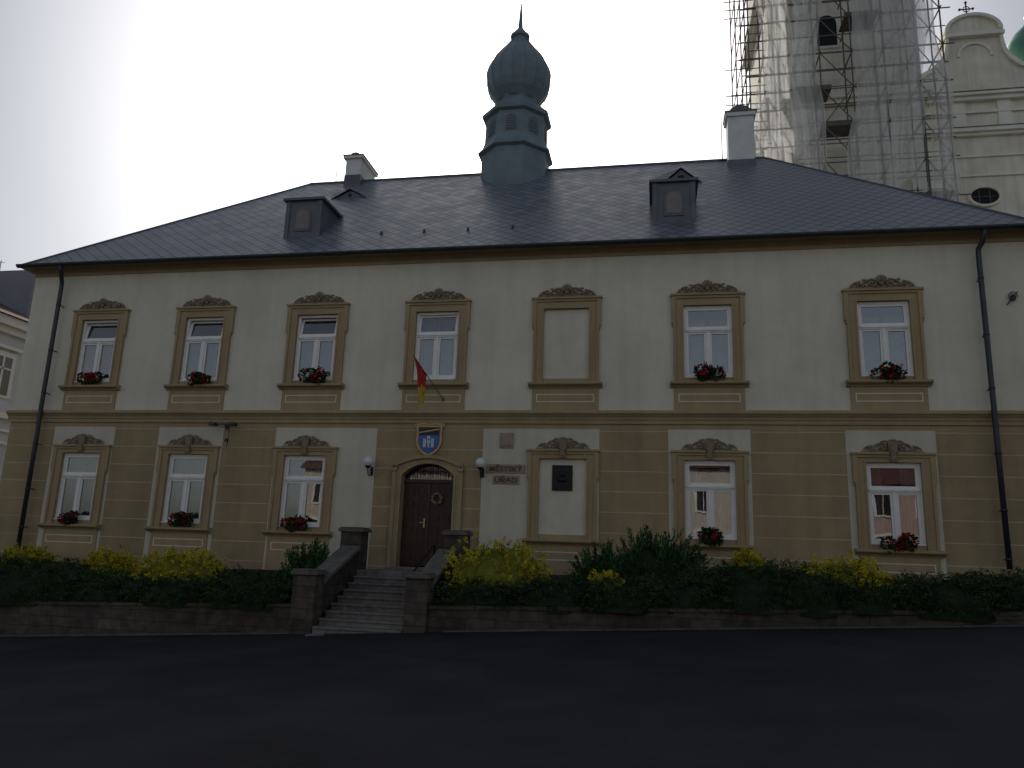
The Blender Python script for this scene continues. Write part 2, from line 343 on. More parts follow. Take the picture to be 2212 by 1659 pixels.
def orn_upper():
    o=MB()
    for s in (-1,1):
        spiral(o,s*.20,.14,.10,1.4,s,math.pi*(.5),.028)
        spiral(o,s*.46,.10,.085,1.4,-s,math.pi*(.5),.026)
        spiral(o,s*.655,.065,.055,1.2,s,math.pi*.5,.022)
        arc(o,[(s*.10,.05),(s*.28,.0),(s*.46,.03)],.03); arc(o,[(s*.2,.24),(s*.33,.22),(s*.40,.12)],.03)
        arc(o,[(s*.46,.185),(s*.58,.17),(s*.66,.09)],.026); arc(o,[(s*.5,.02),(s*.62,-.0),(s*.74,.03)],.024)
        arc(o,[(s*.30,.16),(s*.34,.26),(s*.42,.22)],.022)
        for k in range(3): o.ball((s*(.31+.05*k),-.05,.06+.03*(k%2)),.022,seg=7,rings=5)
    for k in range(7):
        a=rad(25+130*k/6); o.tube([(.04*math.cos(a),-.05,.12+.04*math.sin(a)),(.13*math.cos(a),-.075,.14+.15*math.sin(a)),(.16*math.cos(a),-.06,.15+.19*math.sin(a))],[.018,.03,.014],6)
    o.ball((0,-.06,.12),.055,seg=10,rings=7); o.ball((0,-.06,.03),.035,seg=8,rings=6)
    o.box(-.5,.5,-.035,.02,-.01,.10)
    return o.mesh("scroll_ornament",[ORN],True)
def orn_lower():
    o=MB()
    for s in (-1,1):
        spiral(o,s*.22,.12,.085,1.4,s,math.pi*.5,.028)
        spiral(o,s*.42,.08,.065,1.3,-s,math.pi*.5,.024)
        arc(o,[(s*.12,.03),(s*.3,.0),(s*.45,.02)],.03); arc(o,[(s*.22,.2),(s*.32,.2),(s*.40,.1)],.028)
        arc(o,[(s*.42,.14),(s*.52,.15),(s*.60,.05)],.026); arc(o,[(s*.45,.02),(s*.56,.0),(s*.64,.02)],.022)
        arc(o,[(s*.1,.26),(s*.2,.27),(s*.26,.2)],.022)
        for k in range(3): o.ball((s*(.30+.05*k),-.05,.05),.02,seg=7,rings=5)
    o.prism([(-.075,-.20),(.075,-.20),(.10,.22),(-.10,.22)],-.12,.02)
    o.prism([(-.05,-.16),(.05,-.16),(.07,.16),(-.07,.16)],-.14,-.11)
    for k in range(5):
        a=rad(30+120*k/4); o.tube([(.02*math.cos(a),-.09,.20),(.10*math.cos(a),-.10,.20+.07*math.sin(a)),(.13*math.cos(a),-.085,.20+.10*math.sin(a))],[.016,.026,.012],6)
    o.box(-.42,.42,-.03,.02,-.01,.07)
    return o.mesh("scroll_ornament",[ORN],False)
OU,OL=orn_upper(),orn_lower()
def surround(upper):
    s=MB(); ht=.24 if upper else .17
    for g_ in (-1,1):
        a,b_=sorted((g_*.56,g_*.80)); s.box(a,b_,-.05,.19,-.12,H+.0)
        a,b_=sorted((g_*.56,g_*.60)); s.box(a,b_,-.068,-.045,-.10,H+.04)
        a,b_=sorted((g_*.742,g_*.80)); s.box(a,b_,-.085,-.045,-.10,H-.45)
        a,b_=sorted((g_*.742,g_*.845)); s.box(a,b_,-.087,.01,H-.45,H+ht)
        a,b_=sorted((g_*.79,g_*.845)); s.prism([(a,H-.46),(b_,H-.46),((a+b_)/2,H-.53)],-.07,.01)
    s.box(-.80,.80,-.052,.19,H,H+ht-.01)
    s.box(-.60,.60,-.07,-.045,H,H+.045)
    s.box(-.742,.742,-.083,-.045,H+ht-.065,H+ht-.004)
    s.box(-.87,.87,-.12,.01,H+ht-.002,H+ht+.045)
    s.box(-.56,.56,-.01,.19,-.12,0)
    zb=-.86 if upper else -1.2
    s.box(-.80,.80,-.03,.01,zb,-.24)
    for (x0,x1,z0,z1) in ((-.70,.70,-.41,-.385),(-.70,.70,-.585,-.56),(-.70,-.675,-.56,-.41),(.675,.70,-.56,-.41)): s.box(x0,x1,-.036,-.02,z0,z1,1)
    return s.mesh("window",[TAN,CREAM])
SU,SLW=surround(True),surround(False)
def sillm():
    s=MB(); mould(s,[(.05,-.24),(-.06,-.24),(-.08,-.21),(-.13,-.19),(-.17,-.18),(-.19,-.16),(-.19,-.12),(-.17,-.11),(.05,-.095)],-.89,.89); return s.mesh("sill",[TAN])
SILL=sillm()
TR=1.16
def framem():
    s=MB()
    for g_ in (-1,1):
        a,b_=sorted((g_*.50,g_*.56)); s.box(a,b_,.055,.14,0,H)
    s.box(-.50,.50,.055,.14,H-.06,H); s.box(-.50,.50,.05,.14,0,.06); s.box(-.50,.50,.04,.14,TR-.045,TR+.045); s.box(-.52,.52,.02,.13,TR-.012,TR+.022)
    s.box(-.035,.035,.045,.13,.06,TR-.045)
    for g_ in (-1,1):
        a,b_=sorted((g_*.035,g_*.50)); z0,z1=.06,TR-.045
        s.box(a,a+.05,.07,.12,z0,z1); s.box(b_-.05,b_,.07,.12,z0,z1); s.box(a+.05,b_-.05,.07,.12,z0,z0+.06); s.box(a+.05,b_-.05,.07,.12,z1-.05,z1)
    s.box(-.56,.56,-.0,.06,-.004,.022)
    return s.mesh("window_frame",[WHITE])
FR=framem()
def panem():
    s=MB(); 
    for a,b_ in ((-.45,-.085),(.085,.45)): s.quad([(a,.1,.12),(b_,.1,.12),(b_,.1,TR-.095),(a,.1,TR-.095)])
    return s.mesh("pane",[GLASS])
PN=panem()
def transomm():
    s=MB(); hh=H-.06-TR-.045
    for a,b_ in ((-.50,-.45),(.45,.50)): s.box(a,b_,-.025,.025,0,hh)
    s.box(-.45,.45,-.025,.025,0,.05); s.box(-.45,.45,-.025,.025,hh-.05,hh)
    s.quad([(-.45,0,.05),(.45,0,.05),(.45,0,hh-.05),(-.45,0,hh-.05)],1)
    return s.mesh("transom_light",[WHITE,GLASS])
TM=transomm()
def curtainm(gap,bot,top=H-.08,seed=0):
    s=MB(); n=60; zt=top
    for side in (-1,1):
        prev=None
        for k in range(n+1):
            t=k/n; x=side*(gap+(.54-gap)*t); y=.24+.022*math.sin(t*38+side+seed)+.012*math.sin(t*71+seed)
            cur=((x,y,bot),(x,y,zt))
            if prev: s.quad([prev[0],cur[0],cur[1],prev[1]] if side>0 else [cur[0],prev[0],prev[1],cur[1]])
            prev=cur
    return s.mesh("curtain",[CURT],True)
CM=[curtainm(.0,.02),curtainm(.20,.02,seed=1),curtainm(.0,.5,seed=2),curtainm(.0,.02,TR,3),curtainm(.05,.02,H-.3,4)]
def blindm():
    s=MB(); s.box(-.565,.565,.03,.1,-.01,H+.01); return s.mesh("blind_panel",[CREAM])
BM=blindm()
def add_window(c,z,upper,blind,tilt,cm):
    p=obj("window",SU if upper else SLW,TH); p.location=Vector((c,0,z))-TH.location
    p["label"]=("blind window niche with tan stucco surround" if blind else "white casement window with tan stucco surround")
    obj("sill",SILL,p); obj("ornament",OU if upper else OL,p,(0,-.0,H+(.285 if upper else .215)))
    if blind: obj("blind_panel",BM,p); return
    obj("window_frame",FR,p,(0,-.025,0)); obj("pane",PN,p,(0,-.025,0)); t=obj("transom_light",TM,p,(0,.07,TR+.045))
    if tilt: t.rotation_euler=(rad(-tilt),0,0)
    obj("curtain",CM[cm],p)
for i,c in enumerate(UC): add_window(c,UZ,True,i==4,[11,11,12,7,0,0,0][i],[3,3,3,0,0,4,4][i])
for i,c in enumerate(LC):
    if c is not None: add_window(c,LZ,False,i==4,0,[0,0,2,0,0,1,1][i])
# ------------------------------------------------------------------ door
def archz(x,spring,apex,half):
    rise=apex-spring; R=(half*half+rise*rise)/(2*rise); return apex-R+math.sqrt(max(0,R*R-x*x))
ds=MB(); n=20
inn=[(DC-DW+2*DW*k/n,archz(-DW+2*DW*k/n,DS,DA,DW)) for k in range(n+1)]
W2=DW+.2; out=[(DC-W2+2*W2*k/n,archz(-W2+2*W2*k/n,DS+.22,DA+.17,W2)) for k in range(n+1)]
def band(mb,inn,out,y0,y1,m=0):
    for k in range(len(inn)-1):
        a,b_,c,d=inn[k],inn[k+1],out[k+1],out[k]; i=len(mb.v)
        mb.v+=[(q[0],y,q[1]) for y in (y0,y1) for q in (a,b_,c,d)]
        for f in ((0,1,2,3),(7,6,5,4),(0,4,5,1),(3,2,6,7),(1,5,6,2),(0,3,7,4)): mb.f.append(tuple(i+x for x in f)); mb.m.append(m)
inn2=[(DC-DW,DB)]+inn+[(DC+DW,DB)]; out2=[(DC-W2,DB)]+out+[(DC+W2,DB)]
band(ds,inn2,out2,-.06,.27)
hi=[(x,z-.05) for x,z in out]; ho=[(DC+(x-DC)*1.03,z+.03) for x,z in out]; band(ds,hi,ho,-.13,-.05)
for s in (-1,1):
    a,b_=sorted((DC+s*(W2-.07),DC+s*(W2+.03))); ds.box(a,b_,-.09,-.05,DB,DS+.12); ds.box(min(a,b_)-.01,max(a,b_)+.01,-.13,-.05,DS+.10,DS+.22)
    a,b_=sorted((DC+s*(DW-.0),DC+s*(DW+.05))); ds.box(a,b_,-.078,-.05,DB,DS)
sur=world_child("door",ds,[TAN],TH); sur["label"]="dark panelled double door in arched tan surround"
dl=MB(); y=.2; LT=1.58
for s in (-1,1):
    x0,x1=sorted((DC+s*.008,DC+s*(DW-.02))); dl.box(x0,x1,y,y+.05,DB+.05,LT)
    st=.07; cw=(x1-x0-3*st)/2; 
    rows_=6; rh=(LT-DB-.05-.08)/rows_
    for i in range(2):
        for j in range(rows_):
            px=x0+st+i*(cw+st); pz=DB+.12+j*rh
            dl.box(px,px+cw,y-.012,y+.01,pz,pz+.02); dl.box(px,px+cw,y-.012,y+.01,pz+rh-.10,pz+rh-.08)
            dl.box(px,px+.02,y-.012,y+.01,pz+.02,pz+rh-.1); dl.box(px+cw-.02,px+cw,y-.012,y+.01,pz+.02,pz+rh-.1)
            dl.box(px+.045,px+cw-.045,y-.02,y+.01,pz+.045,pz+rh-.125)
dl.box(DC-.03,DC+.03,y-.03,y+.01,DB+.05,LT)
dl.box(DC-DW,DC+DW,y-.05,y+.06,LT,LT+.08)
leaf=obj("door_leaf",dl.mesh("door_leaf",[WOOD]),sur); leaf.data.transform(Matrix.Translation(-TH.location))
hn=MB(); hn.tube([(DC-.09,y-.02,.62),(DC-.09,y-.07,.62),(DC-.2,y-.075,.62)],.012,8); hn.box(DC-.11,DC-.07,y-.03,y-.015,.5,.72)
o=obj("handle",hn.mesh("handle",[GOLD]),sur); o.data.transform(Matrix.Translation(-TH.location))
fl=MB()
top=[(x,z) for x,z in inn]; zb=LT+.08
fl.quad([(DC-DW,.24,zb),(DC+DW,.24,zb)]+[(x,.24,z) for x,z in reversed(top)],0)
fl.quad([(DC-DW,.31,zb),(DC+DW,.31,zb)]+[(x,.31,z) for x,z in reversed(top)],2)
for k in range(1,n,1):
    x,z=top[k]; fl.tube([(x,.2,zb),(x+.02*math.sin(k*2.2),.2,(zb+z)/2),(x,.2,z)],.008,5,1)
    if k<n-1:
        spiralz=(zb+z)/2
        fl.tube([(x+.018*math.cos(a*.8),.195,spiralz+.05*math.sin(a*.8)) for a in range(9)],.006,5,1)
fl.tube([(x,.2,z-.03) for x,z in top],.012,6,1)
o=obj("fanlight",fl.mesh("fanlight",[GLASS,IRON,FANL]),sur); o.data.transform(Matrix.Translation(-TH.location))
# ------------------------------------------------------------------ turret
TX,TY=-4.6,5.; E8=math.pi/8
t=MB()
t.lathe(TX,TY,[(1.15,10.6),(1.15,12.72),(1.28,12.78),(1.28,12.83),(1.14,13.0),(1.07,13.2),(1.05,14.05),(1.18,14.1),(1.20,14.2),(1.17,14.24),(.98,14.42),(.80,14.62),(.72,14.75),(.74,14.80),(.76,14.84)],8,0,E8)
t.lathe(TX,TY,[(.72,14.80),(.78,14.88),(.92,15.08),(1.03,15.35),(1.09,15.65),(1.10,15.85),(1.04,16.1),(.92,16.35),(.74,16.62),(.56,16.85),(.42,17.05),(.31,17.22),(.26,17.32),(.33,17.37),(.34,17.45),(.29,17.5),(.22,17.56),(.20,17.62),(.14,17.68),(.085,17.8),(.07,18.05),(.05,18.35),(.035,18.6),(.02,18.76)],16,0,0)
prof=[(.92,15.08),(1.03,15.35),(1.09,15.65),(1.10,15.85),(1.04,16.1),(.92,16.35),(.74,16.62),(.56,16.85),(.42,17.05),(.31,17.22)]
for k in range(16):
    a=2*math.pi*k/16; t.tube([(TX+(r_+.005)*math.cos(a),TY+(r_+.005)*math.sin(a),z) for r_,z in prof],.015,4)
tur=world_child("turret",t,[HAZE_METAL],TH)
def arched(mb,cx,z0,w_,h_,y,m=0,n=10,th=.02):
    poly=[(cx-w_/2,z0),(cx+w_/2,z0)]+[(cx+w_/2*math.cos(math.pi*k/n),z0+h_-w_/2+w_/2*math.sin(math.pi*k/n)) for k in range(n+1)]
    mb.prism(poly,y,y+th,m)
for k in range(8):
    s=MB(); arched(s,0,0,.42,.62,-.02,0); arched(s,0,.04,.32,.54,-.035,1)
    for j in range(5): s.box(-.13,.13,-.05,-.03,.08+j*.085,.11+j*.085,0)
    o=obj("turret_shutter",s.mesh("turret_shutter",[HAZE_METAL,DORM]),tur)
    a=E8+math.pi/8+k*math.pi/4; rr=1.06*math.cos(math.pi/8)
    o.rotation_euler=(0,0,a+math.pi/2); o.location=Vector((TX+rr*math.cos(a),TY+rr*math.sin(a),13.3))-TH.location
# ------------------------------------------------------------------ dormers
def dormer(x,y):
    z=zroof(y); d=MB(); w_=.52; h_=1.08; yb=y+h_/.92+.15
    d.box(x-w_,x+w_,y,yb,z-.35,z+h_)
    d.box(x-w_-.1,x+w_+.1,y-.1,yb+.25,z+h_,z+h_+.07)
    zt=z+h_+.07; a=(x-w_-.1,y-.1,zt);b_=(x+w_+.1,y-.1,zt);yr=y+.55;ye=yb+.7
    hp=.30; c=(x,yr,zt+hp); e=(x,ye+.3,zt+hp)
    d.quad([a,b_,c]); d.quad([b_,(x+w_+.1,ye,zt),e,c]); d.quad([(x-w_-.1,ye,zt),a,c,e])
    d.box(x-w_-.02,x-w_+.1,y-.03,y+.01,z-.1,z+h_); d.box(x+w_-.1,x+w_+.02,y-.03,y+.01,z-.1,z+h_)
    arched(d,x,z+.16,.5,.72,y-.03,0,12,.03); arched(d,x,z+.22,.38,.6,y-.045,1,12,.03)
    o=world_child("dormer",d,[DORM,DORMW],TH); return o
dormer(-9.78,.70); dormer(.44,.6)
def vent(x,y,w_,h_):
    z=zroof(y); d=MB()
    a=(x-w_,y,z-.02);b_=(x+w_,y,z-.02);c=(x,y,z+h_); e=(x,y+h_/.92+.25,z+h_+.03)
    d.quad([a,b_,c]); d.quad([(b_[0]+.1,y-.08,z-.08),(x+w_+.25,y+.5,zroof(y+.5)),e,(x,y-.08,z+h_+.04)]); d.quad([(x-w_-.25,y+.5,zroof(y+.5)),(a[0]-.1,y-.08,z-.08),(x,y-.08,z+h_+.04),e])
    rr=h_*.24; d.prism([(x+rr*math.cos(k*math.pi/6),z+h_*.35+rr*math.sin(k*math.pi/6)) for k in range(12)],y-.015,y+.01,1)
    world_child("roof_vent",d,[DORM,DARK],TH)
vent(-9.7,3.5,.55,.24); vent(.72,3.25,.52,.42)
c=MB(); c.box(2.17,3.0,4.35,5.0,10.8,11.98,1); c.box(2.19,2.98,4.37,4.98,11.98,13.45,0); c.box(2.13,3.04,4.31,5.04,13.45,13.58,0); c.box(2.1,3.07,4.28,5.07,13.58,13.62,1)
P=[(2.58+.33*math.cos(math.pi*k/12),13.62+.24*math.sin(math.pi*k/12)) for k in range(13)]; c.prism(P,4.4,4.95,1)
o=world_child("chimney",c,[CHIM,DORM],TH); o["label"]="tall white plastered chimney with dark rounded cap"
c=MB(); x0,x1,y0,y1=-10.45,-9.87,4.55,5.9; c.box(x0,x1,y0,y1,11.3,12.35,1); c.box(x0+.02,x1-.02,y0+.02,y1-.02,12.35,12.95,0); c.box(x0-.06,x1+.06,y0-.06,y1+.06,12.95,13.05,0); c.box(x0-.08,x1+.08,y0-.08,y1+.08,13.05,13.08,1)
P=[(-10.16+.2*math.cos(math.pi*k/12),13.08+.17*math.sin(math.pi*k/12)) for k in range(13)]; c.prism(P,y0+.1,y1-.5,1)
o=world_child("chimney",c,[CHIM,DORM],TH); o["label"]="low white plastered chimney with dark cap"
for x,y_,z0,z1 in ((-10.95,5,12.3,13.95),(2.05,4.9,12.2,13.9)):
    l=MB(); l.tube([(x,y_,z0),(x,y_,z0+.5),(x,y_,z1)],[.018,.016,.010],6); l.box(x-.12,x+.12,y_-.02,y_+.02,z0,z0+.06); world_child("lightning_rod",l,[IRON],TH)
for k in range(4):
    x=-7.4+k*1.22; y_=.62; l=MB(); z=zroof(y_); l.box(x-.03,x+.03,y_-.015,y_+.01,z-.03,z+.08); l.tube([(x,y_-.02,z+.02),(x,y_+.12,z+.15)],.008,5); world_child("snow_guard",l,[METAL],TH)
# ------------------------------------------------------------------ wall fixtures
def wall_lamp(x):
    e=empty("wall_lamp",(x,0,1.8)); tag(e,"black scroll bracket wall lamp with white globe on facade","wall lamp","wall lamps beside the entrance")
    b_=MB(); b_.tube([(x,-.02,1.72),(x,-.02,1.93)],.03,8)
    b_.tube([(x,-.03,1.76),(x,-.14,1.70),(x,-.25,1.73),(x,-.3,1.82),(x,-.3,1.9)],.014,8)
    b_.tube([(x,-.03,1.88)]+[(x,-.12+.05*math.cos(a),1.82+.05*math.sin(a)) for a in np.linspace(2.5,8,14)],.008,6)
    b_.lathe(x,-.3,[(.02,1.86),(.07,1.9),(.075,1.93),(.04,1.94)],12)
    world_child("bracket",b_,[IRON],e,True)
    g_=MB(); g_.ball((x,-.3,2.03),.125,seg=24,rings=16); world_child("globe",g_,[GLOBE],e,True)
wall_lamp(-6.92); wall_lamp(-4.12)
def text_mesh(s,size,depth,m,width=None):
    cu=bpy.data.curves.new("txt","FONT"); cu.body=s; cu.size=size; cu.extrude=depth; cu.align_x='CENTER'; cu.align_y='CENTER'; cu.resolution_u=3; cu.offset=.004
    o=bpy.data.objects.new("txt",cu); COL.objects.link(o); bpy.context.view_layer.update()
    me=bpy.data.meshes.new_from_object(o.evaluated_get(bpy.context.evaluated_depsgraph_get())); 
    bpy.data.objects.remove(o); me.materials.clear(); me.materials.append(m)
    me.transform(Matrix.Rotation(math.pi/2,4,'X'))
    xs_=[v.co.x for v in me.vertices]
    if width:
        k=width/(max(xs_)-min(xs_)); me.transform(Matrix.Diagonal((k,1,1,1)))
    return me
e=empty("lettered_sign",(-3.57,0,1.8)); tag(e,"two relief boards reading MĚSTSKÝ ÚŘAD on the wall","sign")
for s,cx,cz,w_,h_ in (("MĚSTSKÝ",-3.57,1.935,.92,.21),("ÚŘAD",-3.55,1.675,.64,.20)):
    bb=MB(); bb.box(cx-w_/2,cx+w_/2,-.035,0,cz-h_/2,cz+h_/2); world_child("board",bb,[SIGN],e,bev=.005)
    me=text_mesh(s,.165,.008,SIGNL,w_*.86); o=obj("lettering",me,e); o.location=Vector((cx,-.043,cz-.012))-e.location
e=empty("relief_plaque",(-3.56,0,2.6)); tag(e,"small square stone relief plaque on cream wall","plaque")
p_=MB(); p_.box(-3.74,-3.39,-.03,0,2.43,2.80); p_.box(-3.70,-3.43,-.045,-.03,2.47,2.76)
p_.prism([(-3.565+.07*math.cos(a*math.pi/8),2.64+.08*math.sin(a*math.pi/8)) for a in range(16)],-.06,-.04); p_.prism([(-3.68,2.49),(-3.45,2.49),(-3.5,2.58),(-3.63,2.58)],-.06,-.04)
world_child("slab",p_,[SIGN],e,bev=.006)
e=empty("memorial_plaque",(-2.2,0,1.7)); tag(e,"dark bronze memorial plaque in the blind window niche","plaque")
p_=MB(); p_.box(-2.45,-1.97,0.0,.035,1.44,2.04); p_.box(-2.43,-1.99,-.012,.0,1.46,1.47); p_.box(-2.43,-1.99,-.012,.0,2.01,2.02); p_.box(-2.43,-2.42,-.012,0,1.47,2.01); p_.box(-2.0,-1.99,-.012,0,1.47,2.01)
p_.ball((-2.21,0,1.84),.09,seg=12,rings=8,sc=(.8,.35,1)); p_.ball((-2.21,0,1.70),.13,seg=12,rings=8,sc=(1,.25,.5))
for j in range(3): p_.box(-2.38,-2.04,-.006,.002,1.50+j*.045,1.52+j*.045)
world_child("tablet",p_,[PLAQUE],e)
# coat of arms
e=empty("coat_of_arms",(-5.5,0,2.6)); tag(e,"blue heraldic shield with white castle and gold border above door","coat of arms")
def shield(s):
    pts=[(-.27,.33),(-.255,.15),(-.265,0.0),(-.25,-.10),(-.205,-.21),(-.12,-.30),(0,-.37),(.12,-.30),(.205,-.21),(.25,-.10),(.265,0.0),(.255,.15),(.27,.33)]
    return [(-5.5+x*s*1.08,2.61+z*s) for x,z in pts]
m_=MB(); m_.prism(shield(1.08),-.05,.0,0)
sp=shield(1.08); m_.tube([(x,-.05,z) for x,z in sp],.024,6,0)
for s in (-1,1):
    pts=[(-5.5+s*(.31+.07*math.cos(a)*(1-k/22)),-.055,2.965+.045*math.sin(a)*(1-k/22)) for k,a in enumerate(np.linspace(-1.5,5.5,16))]; m_.tube(pts,.018,6,0)
m_.tube([(-5.81,-.05,2.985),(-5.64,-.05,3.0),(-5.5,-.05,2.985),(-5.36,-.05,3.0),(-5.19,-.05,2.985)],.024,6,0)
world_child("gold_border",m_,[GOLD],e)
f_=MB(); f_.prism(shield(.95),-.06,-.045,0)
f_.box(-5.755,-5.245,-.066,-.058,2.72,2.92,1); f_.prism([(-5.755,2.77),(-5.755,2.80),(-5.245,2.885),(-5.245,2.855)],-.072,-.064,2)
world_child("shield_field",f_,[BLUE,BLACK,GOLD],e)
k_=MB(); cx=-5.5
k_.box(cx-.125,cx+.125,-.074,-.06,2.42,2.56)
for dx,hh in ((-.10,2.62),(0,2.69),(.10,2.62)):
    k_.box(cx+dx-.036,cx+dx+.036,-.078,-.06,2.42,hh)
    for q in (-.028,0,.028): k_.box(cx+dx+q-.008,cx+dx+q+.008,-.078,-.06,hh,hh+.018)
for dx in (-.045,.045): arched(k_,cx+dx,2.43,.04,.11,-.083,1,8,.006)
arched(k_,cx,2.59,.025,.05,-.083,1,8,.006)
world_child("castle_charge",k_,[ARG,BLUE],e)
# flag
e=empty("flag",(-5.35,0,3.6)); tag(e,"red and yellow flag hanging limp from an angled wall pole","flag")
pb=Vector((-5.2,-.02,3.62)); pt=Vector((-5.62,-1.25,4.42))
f_=MB(); f_.tube([pb,pt],.012,8); f_.ball(pt,.022,seg=8,rings=6); f_.box(-5.24,-5.16,-.05,-.0,3.57,3.66); world_child("flag_pole",f_,[STONE],e)
f_=MB(); nu,nv=14,26
for i in range(nu+1):
    for j in range(nv+1):
        u=i/nu; v=j/nv
        base=pt.lerp(pb,u*.42)
        x=base.x+.11*v*(1-u)-.05*u*v+.03*math.sin(u*13+v*3)*(.3+v); y_=base.y+.38*v*(1-u)-.05*u*v+.05*math.sin(u*14+1+v*2)*(.3+v)
        z=base.z-1.0*v*(1-.30*u)-.04*math.sin(u*9)*v
        f_.v.append((x,y_,z))
for i in range(nu):
    for j in range(nv):
        a=i*(nv+1)+j; f_.f.append((a,a+nv+1,a+nv+2,a+1)); f_.m.append(0 if (j+ i*.5)<nv*.66 else 1)
world_child("flag_cloth",f_,[RED,YEL],e,True)
def flood(x,z,lab):
    e=empty("floodlight",(x,0,z)); tag(e,lab,"floodlight")
    b_=MB(); b_.tube([(x-.38,-.2,z),(x+.38,-.2,z)],.015,6); b_.tube([(x,0,z-.05),(x,-.2,z)],.015,6); b_.box(x-.05,x+.05,-.03,0,z-.1,z+.02)
    b_.tube([(x+.05,-.01,z-.1),(x+.06,-.01,z-.35),(x+.02,-.01,z-.6)],.006,5); b_.box(x-.03,x+.05,-.04,0,z-.42,z-.34,0)
    world_child("bracket",b_,[METAL],e)
    for s in (-1,1):
        h_=MB(); xx=x+s*.27
        h_.prism([(xx-.09,z-.03),(xx+.09,z-.03),(xx+.065,z+.035),(xx-.065,z+.035)],-.34,-.16); h_.box(xx-.095,xx+.095,-.36,-.14,z-.045,z-.03); world_child("lamp_head",h_,[METAL],e,bev=.006)
flood(-10.95,2.95,"twin dark floodlight heads on a bar below the belt course")
e=empty("wall_bracket",(7.75,0,5.85)); tag(e,"small dark wrought iron bracket on the upper wall","bracket")
b_=MB(); b_.tube([(7.75+.10*math.cos(a)*(1-a/14),-.06,5.9+.13*math.sin(a)*(1-a/14)) for a in np.linspace(0,9,26)],.012,6); b_.tube([(7.62,-.05,5.72),(7.75,-.12,5.9),(7.86,-.05,6.02)],.013,6); b_.box(7.72,7.78,-.08,0,5.84,5.94); world_child("scroll",b_,[METAL],e)
# wreath
e=empty("door_wreath",(-5.29,.1,1.2)); tag(e,"small straw wreath hanging on the dark wooden door","wreath")
b_=MB(); cx,cz,yy=-5.27,1.2,.15
b_.tube([(cx+.115*math.cos(a),yy,cz+.115*math.sin(a)) for a in np.linspace(0,2*math.pi,25)],.024,7,0)
for k in range(120):
    a=random.uniform(0,6.28); rr=.115+random.uniform(-.03,.03); p0=Vector((cx+rr*math.cos(a),yy-.02+random.uniform(-.02,.01),cz+rr*math.sin(a))); t_=Vector((-math.sin(a),random.uniform(-.4,.1),math.cos(a)))*.045; nrm=Vector((math.cos(a),0,math.sin(a)))*.012
    b_.quad([p0-nrm,p0+t_*.5+nrm,p0+t_,p0+t_*.4-nrm],random.choice((0,0,1)))
b_.tube([(cx,yy,cz+.12),(cx,yy+.02,cz+.38)],.005,5,2)
b_.box(cx-.05,cx+.05,yy-.02,yy,cz-.10,cz-.02,1)
world_child("ring",b_,[mat("straw",(.25,.20,.12),.9,.3,20),GER[0],mat("ribbon",(.3,.05,.04),.8)],e)
# ------------------------------------------------------------------ leaves
def leafcloud(pts,dirs,L,W,mi,mb_v,mb_f,mb_m):
    n=len(pts); r_=rng.normal(size=(n,3)); side=np.cross(dirs,r_); side/=np.linalg.norm(side,axis=1)[:,None]+1e-9
    L=L*rng.uniform(.6,1.3,(n,1)); W=W*rng.uniform(.6,1.3,(n,1))
    a=pts; b_=pts+dirs*L*.5+side*W; c_=pts+dirs*L; d_=pts+dirs*L*.5-side*W
    base=len(mb_v); V=np.stack([a,b_,c_,d_],1).reshape(-1,3); mb_v.extend(map(tuple,V.tolist()))
    mb_f.extend([(base+4*i,base+4*i+1,base+4*i+2,base+4*i+3) for i in range(n)]); mb_m.extend(list(mi))
def unit(n):
    v=rng.normal(size=(n,3)); return v/np.linalg.norm(v,axis=1)[:,None]
def geranium_mesh(seed,w_=.28):
    global rng
    rng=np.random.default_rng(seed); mb=MB()
    mb.box(-w_*.75,w_*.75,-.08,.05,0,.11,4)
    ncl=6
    for q in range(ncl):
        cxq=rng.uniform(-1,1)*w_; rq=rng.uniform(.08,.15); czq=rng.uniform(.08,.24); cyq=rng.uniform(-.14,-.03)
        n=85; d=unit(n); pts=np.stack([cxq+d[:,0]*rq,cyq+d[:,1]*rq*.8,czq+d[:,2]*rq*.9],1)
        dd=d+np.array([0,-.3,-.1]); dd/=np.linalg.norm(dd,axis=1)[:,None]
        leafcloud(pts,dd,.075,.032,rng.integers(0,2,n),mb.v,mb.f,mb.m)
        for k in range(rng.integers(1,4)):
            u=unit(1)[0]; c_=np.array([cxq+u[0]*rq*1.2,cyq-.05-abs(u[1])*rq,czq+u[2]*rq*1.1+.03])
            n2=26; d=unit(n2); leafcloud(c_+d*.02,d,.028,.014,rng.choice([2,2,3],n2),mb.v,mb.f,mb.m)
    return mb.mesh("geranium",[GER[0],GER[1],FLOWER,FLOWER2,POT])
GM=[geranium_mesh(i+11,.20+.03*(i%4)) for i in range(10)]
def geranium(x,z,k):
    e=empty("flower_box",(x,-.05,z)); tag(e,"window box of red geraniums resting on the window sill","flower box","geranium boxes on the window sills")
    obj("geranium",GM[k],e)
for i,(c_,dx) in enumerate(((UC[0],.0),(UC[1],.08),(UC[2],.05),(UC[5],0),(UC[6],-.02))): geranium(c_+dx,UZ-.10,i)
for i,(c_,dx) in enumerate(((LC[0],.0),(LC[1],.1),(LC[2],-.02),(LC[5],.02),(LC[6],.0))): geranium(c_+dx,LZ-.10,i+5)
